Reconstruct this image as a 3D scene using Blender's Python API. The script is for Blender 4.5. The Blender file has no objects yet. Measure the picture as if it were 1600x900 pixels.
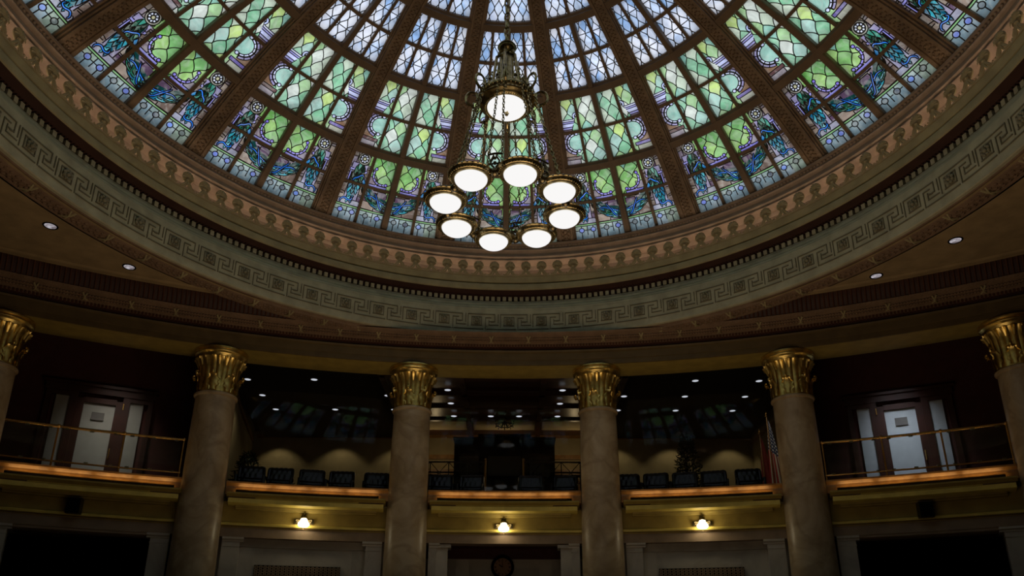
import bpy, math, random
import numpy as np
from math import sin, cos, pi, radians as R_
from mathutils import Vector, Matrix

random.seed(7)
S = 7.0                      # metres per rim radius
def Zh(h): return 1.6 + S * h
C0 = (-0.049, 7.897)         # axis of the dome
C1 = (-0.049, -2.31)         # axis of the colonnade
A0 = -0.0145
col = bpy.context.scene.collection

# ------------------------------------------------------------------ scene setup
sc = bpy.context.scene
sc.view_settings.view_transform = 'Standard'
sc.view_settings.look = 'None'
sc.view_settings.exposure = 0.0
sc.view_settings.gamma = 1.0
try:
    sc.cycles.use_denoising = True
    sc.cycles.max_bounces = 8
    sc.cycles.diffuse_bounces = 4
    sc.cycles.glossy_bounces = 3
    sc.cycles.transmission_bounces = 4
    sc.cycles.transparent_max_bounces = 8
    sc.cycles.sample_clamp_indirect = 4.0
    sc.cycles.caustics_reflective = False
    sc.cycles.caustics_refractive = False
except Exception:
    pass

w = bpy.data.worlds.new('sky'); sc.world = w; w.use_nodes = True
bg = w.node_tree.nodes['Background']
bg.inputs[0].default_value = (0.88, 0.93, 1.0, 1); bg.inputs[1].default_value = 1.28

cd = bpy.data.cameras.new('camera'); cam = bpy.data.objects.new('camera', cd); col.objects.link(cam)
cd.sensor_width = 36; cd.lens = 1173.6 / 1600 * 36; cd.shift_y = 155.3 / 1600
cd.clip_start = 0.1; cd.clip_end = 200
cam.matrix_world = Matrix.Translation((0, 0, 1.6)) @ Matrix.Rotation(pi/2 + .3468, 4, 'X') @ Matrix.Rotation(0.0032, 4, 'Z')
sc.camera = cam

# ------------------------------------------------------------------ colour, materials
def lin(c):
    return tuple((x/12.92 if x <= .04045 else ((x+.055)/1.055)**2.4) for x in c)
def rgb(r, g, b): return lin((r/255, g/255, b/255))

class NT:
    def __init__(s, name):
        s.m = bpy.data.materials.new(name); s.m.use_nodes = True
        s.t = s.m.node_tree; s.t.nodes.clear()
        s.out = s.n('ShaderNodeOutputMaterial')
    def n(s, typ, **kw):
        nd = s.t.nodes.new(typ)
        for k, v in kw.items():
            if k in nd.inputs.keys() if isinstance(k, str) else False: nd.inputs[k].default_value = v
            else: setattr(nd, k, v)
        return nd
    def l(s, a, b): s.t.links.new(a, b)

def principled(name, base, rough=.6, metal=0.0, var=0.12, scale=4.0, base2=None, bump=0.0, bscale=30.0, spec=0.4, detail=5):
    k = NT(name)
    p = k.n('ShaderNodeBsdfPrincipled')
    p.inputs['Roughness'].default_value = rough; p.inputs['Metallic'].default_value = metal
    p.inputs['Specular IOR Level'].default_value = spec
    tc = k.n('ShaderNodeTexCoord')
    nz = k.n('ShaderNodeTexNoise'); nz.inputs['Scale'].default_value = scale; nz.inputs['Detail'].default_value = detail
    k.l(tc.outputs['Object'], nz.inputs['Vector'])
    mx = k.n('ShaderNodeMix'); mx.data_type = 'RGBA'
    b = tuple(base); b2 = base2 or tuple(min(1, x*(1-var*2)) for x in b)
    mx.inputs['A'].default_value = (*b, 1); mx.inputs['B'].default_value = (*b2, 1)
    rp = k.n('ShaderNodeMapRange'); rp.inputs['From Min'].default_value = .35; rp.inputs['From Max'].default_value = .65
    k.l(nz.outputs['Fac'], rp.inputs['Value']); k.l(rp.outputs['Result'], mx.inputs['Factor'])
    k.l(mx.outputs['Result'], p.inputs['Base Color'])
    if bump:
        n2 = k.n('ShaderNodeTexNoise'); n2.inputs['Scale'].default_value = bscale; n2.inputs['Detail'].default_value = 4
        k.l(tc.outputs['Object'], n2.inputs['Vector'])
        bp = k.n('ShaderNodeBump'); bp.inputs['Strength'].default_value = bump; bp.inputs['Distance'].default_value = .03
        k.l(n2.outputs['Fac'], bp.inputs['Height']); k.l(bp.outputs['Normal'], p.inputs['Normal'])
    k.l(p.outputs[0], k.out.inputs[0])
    return k.m

def marble(name, c1, c2, c3, scale=1.2, rough=.36):
    k = NT(name); p = k.n('ShaderNodeBsdfPrincipled'); p.inputs['Roughness'].default_value = rough
    tc = k.n('ShaderNodeTexCoord')
    oi = k.n('ShaderNodeObjectInfo')
    ad = k.n('ShaderNodeVectorMath'); ad.operation = 'ADD'
    sc_ = k.n('ShaderNodeVectorMath'); sc_.operation = 'SCALE'; sc_.inputs[0].default_value = (31, 17, 53)
    k.l(oi.outputs['Random'], sc_.inputs['Scale']); k.l(tc.outputs['Object'], ad.inputs[0]); k.l(sc_.outputs[0], ad.inputs[1])
    n1 = k.n('ShaderNodeTexNoise'); n1.inputs['Scale'].default_value = scale; n1.inputs['Detail'].default_value = 8
    n1.inputs['Roughness'].default_value = .6; n1.inputs['Distortion'].default_value = 1.6
    k.l(ad.outputs[0], n1.inputs['Vector'])
    n2 = k.n('ShaderNodeTexNoise'); n2.inputs['Scale'].default_value = scale*.8; n2.inputs['Detail'].default_value = 7
    n2.inputs['Distortion'].default_value = .8
    k.l(ad.outputs[0], n2.inputs['Vector'])
    r1 = k.n('ShaderNodeValToRGB')
    e = r1.color_ramp.elements
    e[0].position = .36; e[0].color = (*c2, 1); e[1].position = .62; e[1].color = (*c1, 1)
    k.l(n1.outputs['Fac'], r1.inputs[0])
    ab = k.n('ShaderNodeMath'); ab.operation = 'SUBTRACT'; ab.inputs[1].default_value = .5; k.l(n2.outputs['Fac'], ab.inputs[0])
    a2 = k.n('ShaderNodeMath'); a2.operation = 'ABSOLUTE'; k.l(ab.outputs[0], a2.inputs[0])
    mr = k.n('ShaderNodeMapRange'); mr.inputs['From Min'].default_value = 0; mr.inputs['From Max'].default_value = .06
    mr.inputs['To Min'].default_value = .38; mr.inputs['To Max'].default_value = 0
    k.l(a2.outputs[0], mr.inputs['Value'])
    mx = k.n('ShaderNodeMix'); mx.data_type = 'RGBA'; mx.inputs['B'].default_value = (*c3, 1)
    k.l(r1.outputs[0], mx.inputs['A']); k.l(mr.outputs['Result'], mx.inputs['Factor'])
    k.l(mx.outputs['Result'], p.inputs['Base Color']); k.l(p.outputs[0], k.out.inputs[0])
    return k.m

def emis(name, c, s):
    k = NT(name); e = k.n('ShaderNodeEmission'); e.inputs[0].default_value = (*c, 1); e.inputs[1].default_value = s
    k.l(e.outputs[0], k.out.inputs[0]); return k.m

def clearglass(name, tint=(1, 1, 1), boost=1.0):
    k = NT(name)
    tr = k.n('ShaderNodeBsdfTransparent'); tr.inputs[0].default_value = (*tint, 1)
    gl = k.n('ShaderNodeBsdfGlossy'); gl.inputs['Roughness'].default_value = .02
    fr = k.n('ShaderNodeFresnel'); fr.inputs[0].default_value = 1.5
    ml = k.n('ShaderNodeMath'); ml.operation = 'MULTIPLY'; ml.inputs[1].default_value = boost; ml.use_clamp = True
    mx = k.n('ShaderNodeMixShader'); k.l(fr.outputs[0], ml.inputs[0]); k.l(ml.outputs[0], mx.inputs[0])
    k.l(tr.outputs[0], mx.inputs[1]); k.l(gl.outputs[0], mx.inputs[2]); k.l(mx.outputs[0], k.out.inputs[0])
    return k.m

def stained(name, sky=0.0):
    """daylight shining through coloured opalescent glass: a translucent sheet, colours per pane, streaks by position"""
    k = NT(name)
    at = k.n('ShaderNodeAttribute'); at.attribute_name = 'Col'
    ge = k.n('ShaderNodeNewGeometry')
    n1 = k.n('ShaderNodeTexNoise'); n1.inputs['Scale'].default_value = 2.2; n1.inputs['Detail'].default_value = 6
    n1.inputs['Distortion'].default_value = 2.2
    k.l(ge.outputs['Position'], n1.inputs['Vector'])
    mr = k.n('ShaderNodeMapRange'); mr.inputs['From Min'].default_value = .3; mr.inputs['From Max'].default_value = .7
    mr.inputs['To Min'].default_value = .68; mr.inputs['To Max'].default_value = 1.28
    k.l(n1.outputs['Fac'], mr.inputs['Value'])
    ml = k.n('ShaderNodeVectorMath'); ml.operation = 'SCALE'
    k.l(at.outputs['Color'], ml.inputs[0]); k.l(mr.outputs['Result'], ml.inputs['Scale'])
    last = ml.outputs[0]
    # whitish streaks / cloud light
    n2 = k.n('ShaderNodeTexNoise'); n2.inputs['Scale'].default_value = 1.1 if sky else 3.0; n2.inputs['Detail'].default_value = 5
    n2.inputs['Distortion'].default_value = 1.0 if sky else 3.0
    k.l(ge.outputs['Position'], n2.inputs['Vector'])
    m2 = k.n('ShaderNodeMapRange'); m2.inputs['From Min'].default_value = .46; m2.inputs['From Max'].default_value = .62
    m2.inputs['To Max'].default_value = .75 if sky else .25
    k.l(n2.outputs['Fac'], m2.inputs['Value'])
    mx = k.n('ShaderNodeMix'); mx.data_type = 'RGBA'
    mx.inputs['B'].default_value = (.93, .92, .95, 1) if sky else (.62, .62, .55, 1)
    k.l(last, mx.inputs['A']); k.l(m2.outputs['Result'], mx.inputs['Factor'])
    f = mx.outputs['Result']
    tr = k.n('ShaderNodeBsdfTranslucent'); k.l(f, tr.inputs[0])
    gl = k.n('ShaderNodeBsdfGlossy'); gl.inputs['Roughness'].default_value = .25; gl.inputs[0].default_value = (1, 1, 1, 1)
    ms = k.n('ShaderNodeMixShader'); ms.inputs[0].default_value = .03
    k.l(tr.outputs[0], ms.inputs[1]); k.l(gl.outputs[0], ms.inputs[2]); k.l(ms.outputs[0], k.out.inputs[0])
    return k.m

M = {}
M['rib'] = principled('painted rib', (.215, .14, .078), .45, bump=.35, bscale=25, base2=(.14, .09, .05))
M['frame'] = principled('window frame paint', (.17, .11, .062), .38)
M['lead'] = principled('lead came', (.012, .012, .016), .5)
M['rim'] = principled('warm tan plaster', (.40, .285, .20), .6, bump=.1)
M['olive'] = principled('olive plaster', (.38, .32, .17), .6)
M['shell'] = principled('shell plaster', (.40, .32, .17), .55)
M['band'] = principled('grey green plaster', (.44, .41, .27), .65)
M['groove'] = principled('key line paint', (.17, .15, .09), .7)  # dark colour standing in for shade in the key pattern's cut lines
M['brown'] = principled('brown carved plaster', (.22, .14, .085), .6, bump=.6, bscale=18)
M['ceil'] = principled('ochre ceiling', (.36, .255, .125), .8, bump=.12, bscale=60)
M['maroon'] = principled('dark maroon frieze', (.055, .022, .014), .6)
M['yellow'] = principled('mustard wall', (.36, .265, .06), .6)
M['yellow2'] = principled('mustard fascia', (.70, .55, .12), .5)
M['arch'] = principled('dark olive architrave', (.13, .09, .035), .6)
M['lintel'] = principled('tan lintel stone', (.28, .20, .125), .5)
M['gold'] = principled('gilt', (.95, .70, .22), .34, 1.0, var=.2, scale=8)
M['brass'] = principled('polished brass', (.75, .45, .15), .25, 1.0)
M['oldbrass'] = principled('antique brass', (.58, .46, .22), .30, 1.0, var=.35, scale=14)
M['darkbrass'] = principled('darkened brass', (.24, .19, .10), .35, 1.0, var=.3, scale=14)
M['bowl'] = emis('opal glass bowl', (1.0, .985, .975), .95)
M['sconceglass'] = emis('lit sconce glass', (1.0, .84, .55), 17.0)
M['marble'] = marble('brown veined marble', (.44, .345, .215), (.30, .215, .115), (.15, .095, .045))
M['white'] = marble('grey white marble', (.48, .44, .36), (.39, .355, .29), (.25, .22, .18), scale=.8)
M['wood'] = principled('red brown wood', (.32, .165, .05), .4, scale=6, base2=(.20, .095, .025))
M['darkwood'] = principled('dark mahogany', (.042, .011, .006), .35, scale=5, base2=(.03, .01, .006))
M['beige'] = principled('beige wall paper', (.36, .29, .165), .8, var=.06)
M['panelwood'] = principled('oak panelling', (.20, .105, .035), .45, scale=5)
M['blackceil'] = principled('black ceiling', (.012, .009, .008), .8)
M['redwall'] = principled('dark red wall', (.075, .020, .014), .8, var=.1)
M['leather'] = principled('black tufted leather', (.010, .010, .012), .28, bump=.15, bscale=12)
M['black'] = principled('black lacquer', (.004, .004, .004), .25)
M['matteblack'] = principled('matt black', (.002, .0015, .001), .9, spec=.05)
M['iron'] = principled('wrought iron', (.012, .010, .009), .5, .4)
M['leaf'] = principled('dark leaf', (.018, .045, .012), .5, var=.3, scale=9)
M['leafL'] = principled('lighter leaf', (.05, .09, .025), .5, var=.3, scale=9)
M['trunk'] = principled('bark', (.08, .05, .03), .8)
M['carpet'] = principled('brown carpet', (.10, .060, .035), .95)
M['wallback'] = principled('rear wall plaster', (.22, .16, .09), .8)
M['frost'] = principled('frosted door glass', (.42, .45, .47), .3, var=.05)
M['frost2'] = principled('frosted warm door glass', (.30, .29, .26), .3, var=.05)
M['paper'] = principled('grey notice', (.12, .11, .10), .7)
M['glass'] = clearglass('clear glass', (.96, .97, .96), 1.0)
M['screen'] = clearglass('gallery glass', (.92, .93, .92), .35)
M['stain'] = stained('stained glass')
M['stainsky'] = stained('pale sky glass', 1)
M['lamp'] = emis('downlight lamp', (.85, .88, 1.0), .75)
def reflector_glints():  # emission paints the bright glints seen on the mirrored downlights
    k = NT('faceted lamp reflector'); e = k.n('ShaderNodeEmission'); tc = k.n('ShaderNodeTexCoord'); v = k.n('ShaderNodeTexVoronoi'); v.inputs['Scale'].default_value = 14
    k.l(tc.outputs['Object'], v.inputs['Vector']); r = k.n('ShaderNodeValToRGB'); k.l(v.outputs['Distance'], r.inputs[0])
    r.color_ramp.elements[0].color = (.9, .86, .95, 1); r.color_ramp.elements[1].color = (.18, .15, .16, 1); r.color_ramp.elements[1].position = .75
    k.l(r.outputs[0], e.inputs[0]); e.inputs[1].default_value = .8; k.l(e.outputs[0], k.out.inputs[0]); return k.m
M['chrome'] = reflector_glints()
M['clockface'] = principled('bronze clock face', (.30, .16, .07), .5)
M['flagred'] = principled('flag red cloth', (.28, .03, .03), .8)
M['ocher'] = principled('dull rim wood', (.10, .04, .02), .5)

# ------------------------------------------------------------------ mesh helpers
class MB:
    def __init__(s): s.v = []; s.f = []
    def add(s, vs, fs):
        o = len(s.v); s.v += [tuple(q) for q in vs]; s.f += [tuple(i+o for i in f) for f in fs]; return s
    def box(s, c, d, rz=0, mat=None):
        x, y, z = [q/2 for q in d]
        vs = [(a*x, b*y, e*z) for e in (-1, 1) for b in (-1, 1) for a in (-1, 1)]
        if rz: vs = [(p[0]*cos(rz)-p[1]*sin(rz), p[0]*sin(rz)+p[1]*cos(rz), p[2]) for p in vs]
        vs = [(p[0]+c[0], p[1]+c[1], p[2]+c[2]) for p in vs]
        if mat is not None: vs = [tuple(mat @ Vector(p)) for p in vs]
        return s.add(vs, [(0, 2, 3, 1), (4, 5, 7, 6), (0, 1, 5, 4), (2, 6, 7, 3), (0, 4, 6, 2), (1, 3, 7, 5)])
    def grid(s, rows, closeu=False, closev=False):
        """rows: list of equal-length point lists"""
        n = len(rows); m = len(rows[0]); vs = [p for r in rows for p in r]; fs = []
        for i in range(n if closeu else n-1):
            for j in range(m if closev else m-1):
                a = i*m+j; b = i*m+(j+1) % m; c = ((i+1) % n)*m+(j+1) % m; d = ((i+1) % n)*m+j
                fs.append((a, b, c, d))
        return s.add(vs, fs)
    def lathe(s, prof, seg=32, c=(0, 0, 0), mod=None, capt=False, capb=False):
        rows = []
        for k in range(seg):
            a = 2*pi*k/seg
            rows.append([(c[0]+(r if mod is None else mod(r, z, a))*sin(a), c[1]+(r if mod is None else mod(r, z, a))*cos(a), c[2]+z) for r, z in prof])
        s.grid(rows, closeu=True)
        m = len(prof); o = len(s.v)-seg*m
        if capt: s.f.append(tuple(o+k*m+m-1 for k in range(seg)))
        if capb: s.f.append(tuple(o+k*m for k in range(seg)))
        return s
    def sphere(s, c, r, seg=10, rings=6, sz=1.0):
        prof = [(max(1e-4, r*sin(pi*i/rings)), -r*sz*cos(pi*i/rings)) for i in range(rings+1)]
        return s.lathe(prof, seg, c)
    def tube(s, pts, r, seg=8, closed=False, cap=True):
        P = [Vector(p) for p in pts]; n = len(P); rows = []
        up = Vector((0, 0, 1)); prev = None
        for i in range(n):
            if closed: t = P[(i+1) % n]-P[i-1]
            else: t = P[min(i+1, n-1)]-P[max(i-1, 0)]
            t.normalize()
            if prev is None:
                b = t.cross(up)
                if b.length < .1: b = t.cross(Vector((1, 0, 0)))
            else:
                b = prev - t*prev.dot(t)
            b.normalize(); prev = b; nn = b.cross(t)
            rr = r[i] if isinstance(r, (list, tuple)) else r
            rows.append([tuple(P[i]+b*rr*cos(2*pi*k/seg)+nn*rr*sin(2*pi*k/seg)) for k in range(seg)])
        o = len(s.v); s.grid(rows, closeu=closed, closev=True)
        if cap and not closed:
            s.f.append(tuple(o+k for k in range(seg))[::-1]); s.f.append(tuple(o+(n-1)*seg+k for k in range(seg)))
        return s
    def mesh(s, name, smooth=True, angle=40):
        me = bpy.data.meshes.new(name); me.from_pydata(s.v, [], s.f); me.update()
        if smooth:
            me.polygons.foreach_set('use_smooth', [True]*len(me.polygons))
            try: me.set_sharp_from_angle(angle=R_(angle))
            except Exception: pass
        return me
def obj(name, mb, mat, parent=None, smooth=True, angle=40):
    me = mb.mesh(name, smooth, angle) if isinstance(mb, MB) else mb
    o = bpy.data.objects.new(name, me); col.objects.link(o)
    if mat is not None and len(me.materials) == 0: me.materials.append(mat)
    if parent: o.parent = parent
    return o
def tag(o, label, cat, group=None, kind=None):
    o['label'] = label; o['category'] = cat
    if group: o['group'] = group
    if kind: o['kind'] = kind
    return o
def empty(name, loc, rz=0, label=None, cat=None, group=None, kind=None):
    o = bpy.data.objects.new(name, None); col.objects.link(o); o.location = loc; o.rotation_euler = (0, 0, rz)
    o.empty_display_size = .2
    if label: tag(o, label, cat, group, kind)
    return o
def copy_tree(o, parent=None):
    c = o.copy(); col.objects.link(c)
    c.parent = parent
    for ch in list(o.children): copy_tree(ch, c)
    return c

def rev(profile, a0, a1, n, C, mb=None, clip=None):
    """revolve profile [(Rm, z)] around C from azimuth a0 to a1 (radians, from +y to +x)"""
    mb = mb or MB(); rows = []
    for i in range(n+1):
        a = a0+(a1-a0)*i/n
        rows.append([(C[0]+r*sin(a), C[1]+r*cos(a), z) for r, z in profile])
    mb.grid(rows, closeu=False)
    return mb
def U(prof): return [(r*S, Zh(h)) for r, h in prof]
def cyl(az, Rm, z, C=C1): 
    a = R_(az); return (C[0]+Rm*sin(a), C[1]+Rm*cos(a), z)

# ================================================================== STAINED GLASS
RHO = 1.567*S
SC = (C0[0], C0[1], Zh(.0575))            # centre of the dome sphere
PH = [.6887, .5493, .4040, .2728, .1409]  # base, transoms
BAY = pi/8
def dp(a, ph, dr=0.0):
    r = RHO+dr; return (r*sin(ph)*sin(a), r*sin(ph)*cos(a), r*cos(ph))

class Paint:
    def __init__(s, W, H, n=230):
        s.W, s.H = W, H                     # x in [-W, W], y in [0, H]
        s.nx = n; s.ny = int(n*H/(2*W))
        xs = np.linspace(-W, W, s.nx); ys = np.linspace(0, H, s.ny)
        s.X, s.Y = np.meshgrid(xs, ys)
        s.C = np.zeros((s.ny, s.nx, 3)); s.own = np.zeros((s.ny, s.nx), int); s.k = 0; s.lines = []
    def inside(s, P):
        P = np.array(P); m = np.zeros(s.X.shape, bool)
        x, y = s.X, s.Y; n = len(P)
        for i in range(n):
            x1, y1 = P[i]; x2, y2 = P[(i+1) % n]
            if y1 == y2: continue
            c = ((y1 > y) != (y2 > y)) & (x < (x2-x1)*(y-y1)/(y2-y1)+x1)
            m ^= c
        return m
    def fill(s, P, c, lead=True, mask=None):
        s.k += 1
        x0 = min(p[0] for p in P)
        m = s.inside(P)
        if mask is not None: m &= mask
        s.C[m] = lin(tuple(q/255 for q in c)); s.own[m] = s.k
        if lead: s.lines.append((s.k, list(P)+[P[0]]))
    def sym(s, P, c, c2=None, lead=True):
        s.fill(P, c, lead); s.fill([(-x, y) for x, y in P], c2 or c, lead)
    def line(s, P): s.k += 0; s.lines.append((s.k, P))
    def symline(s, P): s.line(P); s.line([(-x, y) for x, y in P])
    def rect(s, x0, x1, y0, y1, c, c2=None): s.sym([(x0, y0), (x1, y0), (x1, y1), (x0, y1)], c, c2)
    def scales(s, region, p, q, pal, skew=0.0, rnd=None):
        """lattice of pointed scales; p half-width, q height of a half period"""
        rnd = rnd or random.Random(3)
        s.k += 1; m = s.inside(region)
        ph = s.Y/q
        def c(t):
            t = np.asarray(t, dtype=float)
            if not skew: return np.cos(pi*t)
            f = np.mod(t, 1.0); sg = np.where(np.mod(np.floor(t), 2) < .5, 1.0, -1.0)
            return sg*(1-2*f**skew)
        K = int(s.W/p)+3; cells = {}
        prev = None
        for k in range(-K, K):
            xa = k*p+(-1)**(k % 2)*(p/2)*c(ph); xb = (k+1)*p+(-1)**((k+1) % 2)*(p/2)*c(ph)
            seg = np.floor((ph+(1 if (k % 2) else 0))/2).astype(int)
            mm = m & (s.X >= xa) & (s.X < xb)
            for sg in np.unique(seg[mm]) if mm.any() else []:
                cc = lin(tuple(v/255 for v in rnd.choice(pal)))
                s.C[mm & (seg == sg)] = cc
            ys = np.linspace(0, s.H, 90)
            xs = k*p+(-1)**(k % 2)*(p/2)*c(ys/q)
            pts = list(zip(xs.tolist(), ys.tolist()))
            s.lines.append((s.k, pts, region))
        s.own[m] = s.k
    def lead(s, mb, toP, wd):
        """ribbons for every line sample not painted over later"""
        for L in s.lines:
            k, P = L[0], L[1]; reg = L[2] if len(L) > 2 else None
            runs = []; cur = []
            for i in range(len(P)-1):
                (x1, y1), (x2, y2) = P[i], P[i+1]
                d = math.hypot(x2-x1, y2-y1); n = max(1, int(d/.03))
                for j in range(n+(1 if i == len(P)-2 else 0)):
                    t = j/n; x = x1+(x2-x1)*t; y = y1+(y2-y1)*t
                    ok = -s.W <= x <= s.W and 0 <= y <= s.H
                    if ok:
                        ix = min(s.nx-1, max(0, int(round((x+s.W)/(2*s.W)*(s.nx-1))))); iy = min(s.ny-1, max(0, int(round(y/s.H*(s.ny-1)))))
                        o = s.own[iy, ix]
                        ok = o <= k if reg is None else o == k
                    if ok: cur.append((x, y))
                    else:
                        if len(cur) > 1: runs.append(cur)
                        cur = []
            if len(cur) > 1: runs.append(cur)
            for r in runs:
                rows = []
                for i, (x, y) in enumerate(r):
                    a = r[max(0, i-1)]; b = r[min(len(r)-1, i+1)]
                    tx, ty = b[0]-a[0], b[1]-a[1]; l = math.hypot(tx, ty) or 1
                    nx, ny = -ty/l*wd/2, tx/l*wd/2
                    rows.append([toP(x+nx, y+ny), toP(x-nx, y-ny)])
                mb.grid(rows)
    def glassmesh(s, name, toP):
        mb = MB(); mb.grid([[toP(float(s.X[i, j]), float(s.Y[i, j])) for j in range(s.nx)] for i in range(s.ny)])
        me = mb.mesh(name, smooth=True, angle=180)
        at = me.color_attributes.new('Col', 'FLOAT_COLOR', 'POINT')
        a = np.ones((s.ny*s.nx, 4), dtype=np.float32); a[:, :3] = s.C.reshape(-1, 3)
        at.data.foreach_set('color', a.ravel()); return me

def circle(cx, cy, r, n=16, a0=0, a1=360, ry=None):
    full = abs(a1-a0) >= 360
    return [(cx+r*cos(R_(a0+(a1-a0)*i/n)), cy+(ry or r)*sin(R_(a0+(a1-a0)*i/n))) for i in range(n+(0 if full else 1))]
def arcband(cx, cy, r0, r1, a0, a1, n=12):
    return circle(cx, cy, r0, n, a0, a1) + circle(cx, cy, r1, n, a0, a1)[::-1]
def ribbon(pts, wd):
    L, Rr = [], []
    # smooth
    P = []
    for i in range(len(pts)-1):
        p0 = pts[max(0, i-1)]; p1 = pts[i]; p2 = pts[i+1]; p3 = pts[min(len(pts)-1, i+2)]
        for j in range(5):
            t = j/5
            P.append(tuple(.5*((2*p1[c])+(-p0[c]+p2[c])*t+(2*p0[c]-5*p1[c]+4*p2[c]-p3[c])*t*t+(-p0[c]+3*p1[c]-3*p2[c]+p3[c])*t**3) for c in (0, 1)))
    P.append(pts[-1])
    for i, (x, y) in enumerate(P):
        a = P[max(0, i-1)]; b = P[min(len(P)-1, i+1)]; tx, ty = b[0]-a[0], b[1]-a[1]; l = math.hypot(tx, ty) or 1
        k = wd/2*(.35+.65*sin(pi*(i+.5)/len(P))**.5)
        L.append((x-ty/l*k, y+tx/l*k)); Rr.append((x+ty/l*k, y-tx/l*k))
    return L+Rr[::-1]
def leafpoly(x, y, ang, ln, wd):
    ca, sa = cos(ang), sin(ang); P = []
    for t, ww in ((0, .35), (.25, .9), (.5, 1), (.78, .6), (1, 0), (.78, -.6), (.5, -1), (.25, -.9), (0, -.35)):
        lx, ly = t*ln, ww*wd/2
        P.append((x+lx*ca-ly*sa, y+lx*sa+ly*ca))
    return P
GREENS = [(18, 70, 52), (24, 92, 70), (34, 110, 84), (14, 52, 40), (60, 140, 120), (22, 84, 60), (8, 40, 30)]
TEALS = [(36, 124, 144), (56, 160, 176), (24, 100, 132), (96, 186, 198), (28, 110, 120), (14, 76, 96), (16, 84, 82)]
BLUE = (38, 125, 232)
SCG = [(128, 180, 104), (150, 196, 128), (112, 174, 88), (140, 190, 150), (158, 198, 118), (122, 178, 108), (104, 168, 92), (136, 190, 170)]
SC2 = [(150, 200, 165), (132, 190, 150), (178, 214, 186), (168, 206, 150), (200, 214, 190), (146, 196, 178), (190, 214, 130), (214, 220, 208), (172, 206, 192)]
SKYP = [(205, 216, 240), (184, 206, 238), (222, 228, 244), (166, 196, 234), (228, 232, 244), (196, 212, 236), (212, 222, 242), (150, 184, 228)]
MAUVE = [(128, 112, 118), (112, 94, 84), (140, 126, 142), (104, 84, 66), (122, 104, 98), (92, 70, 92), (150, 132, 118)]

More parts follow.
